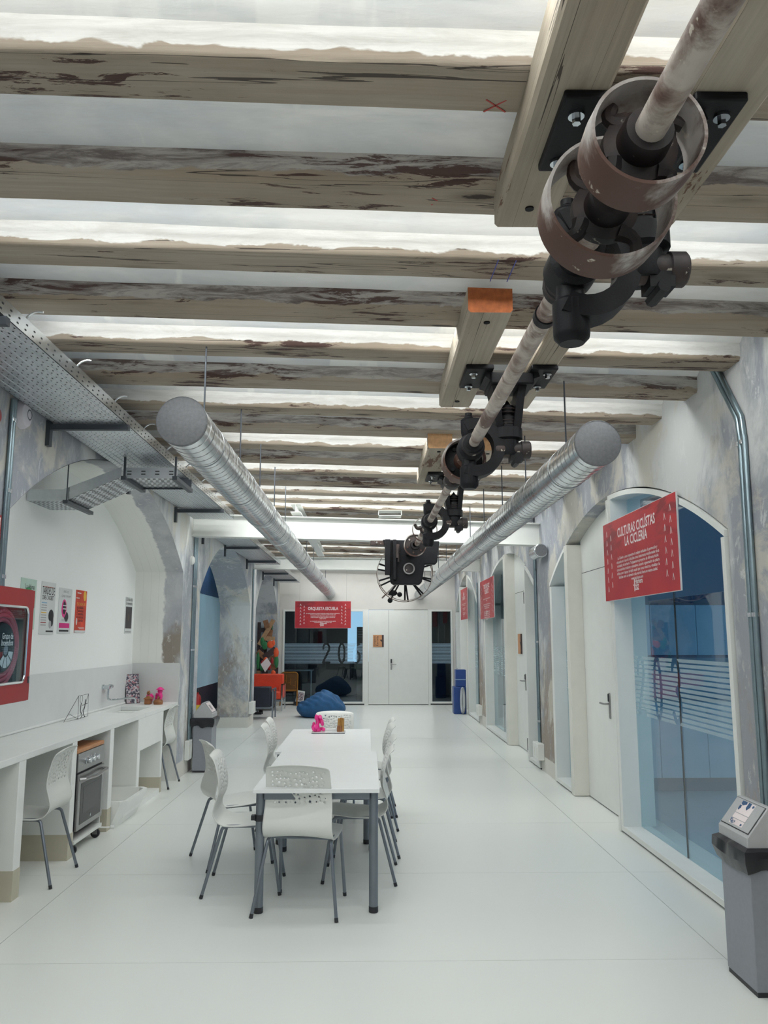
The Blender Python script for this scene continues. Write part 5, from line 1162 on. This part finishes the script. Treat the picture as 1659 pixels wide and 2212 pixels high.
Mx = Matrix.Translation((-1.81,20.60,.09)) @ Matrix.Rotation(radians(8), 4, 'Y') @ Matrix.Rotation(radians(-6), 4, 'X')
MB().box(0,.20,0,.006,0,.28,Mx).build('cover', PAPER, t); MB().box(.02,.18,-.001,0,.04,.24,Mx).build('cover_photo', COLLAGE, t)
MB().box(-1.85,-1.60,20.55,20.64,.0,.092).build('ledge', BLACKPL, t)
# blue cases with a silver hose
t = thing('blue_case', 'tall blue plastic case standing on the floor by the farthest right arch', 'case', (2.0, 18.3, 0)); MB().box(1.88,2.155,18.18,18.55,.0,.585).build('case_body', BLUEBOX, t, bevel=.015); MB().box(1.885,1.89,18.175,18.182,.05,.55).build('corner_strip', simple('blue_trim', (.03,.11,.35), .4), t)
t = thing('blue_case', 'smaller blue case stacked on top of the tall blue case', 'case', (2.03, 18.3, .585)); MB().box(1.93,2.155,18.2,18.5,.587,.955).build('case_body', BLUEBOX, t, bevel=.012); MB().box(1.925,2.16,18.195,18.505,.735,.75).build('lid_seam', simple('blue_seam', (.22,.32,.48), .4), t); MB().tube([(1.95,18.2,.96),(1.95,18.22,.985),(1.98,18.24,.985)], .006, 6).build('catch', CHROME, t)
t = thing('flexible_hose', 'flattened loop of silver corrugated hose leaning on the blue case', 'hose', (2.06, 18.12, 0))
b = MB(); loop = []
for k in range(150):
    a = 2*pi*k/150; loop.append((2.065+.030*cos(a), 18.115, .30+.225*sin(a)+.03*sin(a)))
b.tube(loop, [.034 if k % 2 else .026 for k in range(150)], 10, closed=True); b.build('corrugated_loop', simple('silver_hose', (.58,.60,.62), .4, .5), t, ang=80)
# painted driftwood sculpture
t = thing('wood_sculpture', 'tall sculpture of nailed wood offcuts with red and green painted pieces behind the sofa', 'sculpture', (-2.45, 19.95, 0))
YS = 20.06
def pp(px, py): s_ = (YS)/1750.0; return (-2.15+(px-596)*.01165, YS, 1.47+(1393-py)*.01165)
def stick(a, c, wd, m, d=0): MB().bar((pp(*a)[0],YS-d,pp(*a)[2]),(pp(*c)[0],YS-d,pp(*c)[2]),wd,.05,up=(0,1,0)).build('plank', m, t)
stick((553,1392),(582,1340),.10,PALEW,.10); stick((565,1341),(570,1357),.12,MIDW,.14); stick((550,1362),(578,1360),.10,DARKW,.02); stick((562,1378),(585,1380),.11,PALEW,.06); stick((575,1360),(573,1376),.13,MIDW,.03)
stick((550,1405),(567,1419),.12,MIDW,.10); stick((564,1418),(588,1400),.14,DARKW,.12); stick((553,1417),(566,1430),.12,DARKW,.06); stick((556,1405),(566,1393),.10,DARKW,.05); stick((575,1424),(585,1443),.10,MIDW,.05)
stick((563,1437),(570,1461),.14,DARKW,.10); stick((549,1449),(557,1449),.10,PALEW,.06); stick((580,1414),(582,1430),.12,PALEW,.03); stick((589,1438),(588,1460),.10,DARKW,.03); stick((551,1345),(551,1466),.08,DARKW,-.02); stick((578,1352),(577,1376),.035,GREENP,.0)
def blob(px, py, rx, rz, m, d=.14): x, y, z = pp(px, py); MB().ball((x, YS-d, z), 1, (rx*.8, .02, rz*.8), 14, 8).build('painted_piece', m, t)
for a in ((577,1391,.11,.11,ORANGEP),(583,1388,.05,.09,ORANGEP),(589,1408,.08,.16,ORANGEP),(568,1422,.07,.08,ORANGEP),(584,1449,.07,.08,ORANGEP),(575,1437,.06,.10,REDPAINT),(561,1430,.05,.10,REDPAINT),(581,1424,.04,.10,REDPAINT),
          (560,1385,.06,.13,GREENP),(565,1393,.09,.13,GREENP),(590,1426,.065,.20,GREENP),(560,1437,.07,.12,GREENP),(584,1457,.10,.08,GREENP),(552,1424,.05,.26,GREENP),(551,1459,.09,.10,GREENP)): blob(*a[:4], a[4])
x, y, z = pp(569, 1433); MB().add([(x-.13,y-.17,z+.02),(x-.02,y-.17,z-.17),(x+.12,y-.17,z+.03),(x+.02,y-.17,z+.17),(x-.13,y-.15,z+.02),(x-.02,y-.15,z-.17),(x+.12,y-.15,z+.03),(x+.02,y-.15,z+.17)], [(0,1,2,3),(7,6,5,4),(0,4,5,1),(1,5,6,2),(2,6,7,3),(3,7,4,0)]).build('white_plate', SIGNWHITE, t)
blob(580,1385,.05,.04,SIGNWHITE,.12)
MB().box(-2.75,-2.25,YS-.16,YS+.1,0,.08).build('base', DARKW, t); MB().box(-2.56,-2.48,YS+.03,YS+.08,.08,2.0).build('upright', DARKW, t)

# ------------------------------------------------------------------ wall fittings, left
t = thing('hose_cabinet', 'red fire hose cabinet with a clear window at the left edge', 'fire hose cabinet', (-2.15, 4.7, 1.6))
fx, cy0, cy1, cz0, cz1 = -2.065, 4.36, 5.075, 1.275, 1.942
MB().box(XL+.001, fx-.055, cy0, cy1, cz0, cz1).build('cabinet_back', REDPAINT, t)
b = MB(); m_ = .085
b.box(fx-.055, fx-.012, cy0, cy1, cz1-.012, cz1).box(fx-.055, fx-.012, cy0, cy1, cz0, cz0+.012).box(fx-.055, fx-.012, cy0, cy0+.012, cz0, cz1).box(fx-.055, fx-.012, cy1-.012, cy1, cz0, cz1); b.build('cabinet_sides', REDPAINT, t)
b = MB(); b.box(fx-.012, fx, cy0, cy1, cz1-.11, cz1-.004).box(fx-.012, fx, cy0, cy1, cz0+.004, cz0+.115).box(fx-.012, fx, cy0, cy0+m_, cz0+.115, cz1-.11).box(fx-.012, fx, cy1-m_, cy1-.006, cz0+.115, cz1-.11); b.build('cabinet_door', REDPAINT, t)
MB().box(fx-.0545, fx-.053, cy0+.02, cy1-.02, cz0+.02, cz1-.02).build('interior', simple('cabinet_interior', (.02,.018,.022), .6), t)
y0_, y1_, z0_, z1_ = cy0+m_, cy1-m_, cz0+.115, cz1-.11
rp = arc((fx+.001,y1_-.04,z1_-.04),.04,0,pi/2,5,'YZ')+arc((fx+.001,y0_+.04,z1_-.04),.04,pi/2,pi,5,'YZ')+arc((fx+.001,y0_+.04,z0_+.04),.04,pi,1.5*pi,5,'YZ')+arc((fx+.001,y1_-.04,z0_+.04),.04,1.5*pi,2*pi,5,'YZ')
MB().tube(rp, .008, 8, closed=True).build('window_trim', CHROME, t)
rc = (fx-.035, 4.715, 1.595)
reel = MB().lathe([(0,.022),(.135,.022),(.138,.018),(.138,-.012),(0,-.012)], (fx-.03,rc[1],rc[2]), 'X', 40).build('hose_reel', BLACKPL, t)
for k, (r, zz) in enumerate(((.158,0),(.185,.004),(.212,0),(.222,-.012))): MB().lathe([(r+.014*cos(2*pi*i/10), .014*sin(2*pi*i/10)+zz) for i in range(10)], (fx-.030,rc[1],rc[2]), 'X', 48, closed=True).build('hose_coil', simple('red_hose' , (.48,.075,.11), .3), reel)
MB().box(fx-.006, fx-.003, y0_, y1_, z0_, z1_).build('window_pane', GLASS, t)
text('Grupo de', .048, (fx-.006,4.675,1.645), (0,1,0), (0,0,1), SIGNWHITE, reel, bold=.001, maxw=.145); text('Incendios', .048, (fx-.006,4.67,1.607), (0,1,0), (0,0,1), SIGNWHITE, reel, bold=.001, maxw=.15)
b = MB(); 
for k in range(5):
    a0 = pi+pi*k/5+.05; a1 = pi+pi*(k+1)/5-.05; c_ = Vector((fx-.0065, 4.735, 1.575)); P = [c_+Vector((0,.035*cos(a0+(a1-a0)*i/4),.035*sin(a0+(a1-a0)*i/4))) for i in range(5)]+[c_+Vector((0,.095*cos(a1-(a1-a0)*i/4),.095*sin(a1-(a1-a0)*i/4))) for i in range(5)]
    b = MB().add(P, [tuple(range(10))]); b.build('label_wedge', REDPAINT if k == 0 else SIGNWHITE, reel, fix=False)
MB().lathe([(0,.0),(.028,.0)], (fx-.0063,4.735,1.58), 'X', 20).build('label_hub', simple('label_grey', (.25,.23,.27), .4), reel)
MB().box(fx-.002, fx+.004, cy1-.03, cy1-.012, 1.38, 1.42).build('lock', DARKGREY, t)
t = thing('round_speaker', 'round white wall speaker just under the cable tray on the left', 'speaker', (XL, 5.11, 3.06)); MB().lathe([(0,.055),(.03,.055),(.075,.045),(.09,.02),(.092,.001),(0,.001)], (XL,5.11,3.07), 'X', 36).build('speaker_dish', LILAC, t)
MB().lathe([(.028,.0555),(.034,.0565),(.036,.054)], (XL,5.11+.015,3.075), 'X', 28).build('centre_ring', DARKGREY, t)
t = thing('fire_bell', 'red round alarm bell at the left edge of the photo', 'alarm', (XL, 4.70, 2.95)); MB().lathe([(0,.06),(.04,.055),(.065,.035),(.07,.001),(0,.001)], (XL,4.70,2.955), 'X', 28).build('gong', REDPAINT, t)
t = thing('fire_sign', 'red-bordered white fire hose sign above the hose cabinet', 'sign', (XL, 4.75, 2.24)); MB().box(XL+.001,XL+.05,4.62,4.845,2.10,2.375).build('sign_board', REDPAINT, t); MB().box(XL+.05,XL+.0512,4.635,4.830,2.115,2.36).build('sign_face', SIGNWHITE, t); MB().box(XL+.0512,XL+.0518,4.645,4.765,2.13,2.345).build('red_field', REDPAINT, t)
def conduit(pts, lab, r=.013, clips=(), grp='steel conduits on the walls', n=2, off=(0,.032,0), nx=1):
    t = thing('steel_conduit', lab, 'conduit', pts[-1], group=grp)
    for k in range(n):
        P = [Vector(p)+Vector(off)*k for p in pts]; MB().tube(P, r, 12).build('pipe', CONDUIT, t)
        for z in clips: c = Vector((pts[-1][0], pts[-1][1], z))+Vector(off)*k; MB().cyl(c-Vector((0,0,.012)), c+Vector((0,0,.012)), r+.004, 12).build('clip', GALV, t)
    return t
conduit([(XL+.018,4.955,3.13),(XL+.018,4.955,2.0),(XL+.018,4.962,1.945)], 'pair of steel conduits at the left edge, beside the round speaker', clips=(3.0,2.55,2.02))
t = conduit([(XL+.018,10.40,3.05),(XL+.018,10.40,.28)], 'steel conduits down the left pillar behind the far litter bin', n=3, off=(0,.07,0), clips=(2.3,1.5))
conduit([(XL+.018,15.75,2.97),(XL+.018,15.75,.30)], 'steel conduits on the second left pillar, beside the navy armchair', n=2, clips=(1.6,))
def socket(x0, x1, y0, y1, z0, z1, lab):
    t = thing('socket_box', lab, 'socket box', ((x0+x1)/2, y0, z0), group='white socket boxes'); MB().box(x0, x1, y0, y1, z0, z1).build('box', WHITE, t, bevel=.006)
    xf_ = x1 if x0 < 0 else x0; s = 1 if x0 < 0 else -1
    for k in range(2): MB().box(min(xf_, xf_+s*.002), max(xf_, xf_+s*.002), y0+.03+k*(y1-y0)*.45, y0+.03+k*(y1-y0)*.45+.05, z0+.04, z1-.05).build('socket_plate', WARMWHITE, t)
socket(XL+.001, XL+.055, 10.28, 10.62, .17, .40, 'white socket box at the foot of the left pillar by the far litter bin')
socket(XL+.001, XL+.09, 15.62, 15.95, .24, .46, 'white socket box on the second left pillar, near the navy armchair')
socket(XR-.085, XR-.001, 10.40, 10.72, .14, .34, 'white socket box low on the right pillar between the first two arches')
socket(XR-.08, XR-.001, 16.0, 16.3, .16, .36, 'white socket box low on the right pillar before the farthest arch')
t = thing('detector', 'small round white detector on the left pillar under the beam', 'detector', (XL, 10.3, 2.62)); MB().lathe([(0,.05),(.03,.05),(.055,.03),(.06,.001),(0,.001)], (XL,10.27,2.62), 'X', 24).build('dome', WHITE, t)
t = thing('fire_extinguisher', 'red fire extinguisher seen through the second left arch', 'extinguisher', (-3.0, 14.3, 0))
ex, ey = -2.905, 14.15
b_ = MB().box(-3.58,-2.83,13.7,14.9,0,.26).build('plinth', WHITE, None, bevel=.004); tag(b_, 'low white plinth behind the second left arch, under the fire extinguisher', 'plinth')
MB().lathe([(0,.0),(.06,.0),(.065,.02),(.065,.36),(.05,.42),(.022,.45),(.022,.48),(0,.48)], (ex,ey,.26), 'Z', 20).build('cylinder', REDEXT, t); MB().lathe([(.0655,.16),(.0655,.27)], (ex,ey,.26), 'Z', 20).build('label_band', YELLOWL, t); MB().box(ex-.015,ex+.015,ey-.06,ey+.03,.74,.79).build('valve', BLACKPL, t); MB().tube(catmull([(ex,ey-.03,.76),(ex+.07,ey-.04,.70),(ex+.075,ey-.03,.49)],6), .008, 8).build('hose', BLACKPL, t)
# right wall conduits
conduit([(XR-.018,4.93,3.36),(XR-.018,4.62,2.93),(XR-.018,4.60,2.80),(XR-.018,4.62,1.5),(XR-.018,4.62,.05)], 'pair of bent steel conduits on the nearest right pillar', r=.017, clips=(2.78,1.78), off=(0,-.052,0))
conduit([(XR-.018,10.62,2.70),(XR-.018,10.62,.33)], 'pair of steel conduits on the right pillar between the first two arches', r=.015, clips=(1.6,.6), off=(0,-.05,0), n=2)
conduit([(XR-.018,16.33,2.75),(XR-.018,16.33,.36)], 'steel conduit on the right pillar before the farthest arch', n=1)
t = thing('riser_pipe', 'short dark pipe above the duct stub on the right wall', 'pipe', (2.17, 10.55, 2.8)); MB().cyl((2.18,10.60,2.79),(2.18,10.60,3.35),.016,12).build('pipe', DARKGREY, t)

# ------------------------------------------------------------------ room behind the first right glazing, and the others
t = thing('base_cabinet', 'run of low white cabinets, coloured pale blue for the daylight, seen through the first right window', 'cabinet', (4.4, 9.3, 0))
MB().box(2.66, 6.35, 9.12, 9.5, .0, .15).build('plinth', NAVYWALL, t); MB().box(2.66, 6.35, 9.05, 9.5, .92, .95).build('top', LIGHTBLUE, t)
for k in range(7): MB().box(2.665+k*.525, 3.185+k*.525, 9.06, 9.5, .15, .92).build('cabinet_door', LIGHTBLUE, t, bevel=.003)
t = thing('wall_cabinet', 'run of blue wall cabinets above the pale base cabinets behind the window', 'cabinet', (4.4, 9.4, 1.45))
for k in range(7): MB().box(2.665+k*.525, 3.185+k*.525, 9.2, 9.515, 1.46, 2.02).build('cabinet_door', MIDBLUE, t, bevel=.003)
MB().box(2.66, 6.35, 9.21, 9.515, 1.43, 1.46).build('light_pelmet', NAVYWALL, t)
t = thing('store_cabinet', 'low cupboard with drawings seen through the second right window', 'cabinet', (3.5, 15.3, 0))
MB().box(2.75, 4.2, 15.3, 15.7, 0, .68).build('cupboard', GREYSTONE, t); MB().box(2.74, 4.21, 15.28, 15.7, .68, .71).build('top', BLACKPL, t)
for k in range(3): MB().box(2.80+k*.46, 3.22+k*.46, 15.293, 15.3, .05, .64).build('drawing_sheet', PAPER, t)
def lamp(x0, x1, y0, y1, z, nm, lab, mat=FILL_PANEL):  # glowing panels added out of view to brighten the side rooms
    t = thing('fill_lamp', lab, 'lamp', ((x0+x1)/2, (y0+y1)/2, z), group='fill lamps added in the side rooms'); MB().box(x0, x1, y0, y1, z, z+.04).build('housing', WHITE, t); MB().box(x0+.02, x1-.02, y0+.02, y1-.02, z-.004, z).build('diffuser', mat, t)
lamp(3.6, 4.8, 12.0, 12.3, 3.45, 'a', 'unseen fill lamp added to light the store room behind the second right arch'); lamp(3.6, 4.8, 17.5, 17.8, 3.45, 'b', 'unseen fill lamp added to light the store room behind the farthest right arch'); lamp(-3.5, -3.2, 12.6, 13.8, 3.45, 'c', 'unseen fill lamp added to light the blue passage behind the second left arch'); lamp(-3.5, -3.2, 17.2, 18.4, 3.45, 'd', 'unseen fill lamp added to light the blue passage behind the sculpture')
# dim furniture in the dark back room
t = thing('side_table', 'thin grey-legged table just visible in the dark room behind the back window', 'table', (-1.75, 21.5, 0))
MB().box(-2.2,-1.45,21.4,21.9,.80,.83).build('table_top', GREYMET, t)
for x in (-2.17,-1.48): MB().box(x-.015,x+.015,21.42,21.45,0,.80).build('leg', GREYMET, t)
t = thing('loudspeaker', 'dark loudspeaker silhouetted against the bright far window', 'speaker', (-.25, 22.6, 0)); MB().box(-.32,-.05,22.5,22.8,0,1.95).build('cabinet', BLACKPL, t, bevel=.01)
for k in range(4): MB().box(-.29,-.08,22.492,22.5,1.88-k*.07,1.895-k*.07).build('grille_slat', GREYMET, t)
# chalk marks left by the builders on the beams (flat marks, parts of the ceiling)
def mark(x, y, pts, wd, mat):
    for (a, b_) in zip(pts[:-1], pts[1:]):
        MB().bar((x+a[0], y+a[1], zb(x)-.0035), (x+b_[0], y+b_[1], zb(x)-.0035), wd, .0015).build('chalk_mark', mat, ceil)
REDCH = simple('red_chalk', (.42,.07,.06), .8); BLUECH = simple('blue_chalk', (.10,.12,.42), .8)
mark(.40, 2.34, [(-.035,-.03),(.035,.03)], .005, REDCH); mark(.40, 2.34, [(-.035,.03),(.03,-.03)], .005, REDCH)
mark(.27, 2.92, [(-.03,-.025),(.03,.025)], .005, REDCH); mark(.27, 2.92, [(-.03,.025),(.03,-.025)], .005, REDCH)
for x in (.575, .655): mark(x, 3.50, [(.0,-.11),(-.005,.11)], .004, BLUECH)
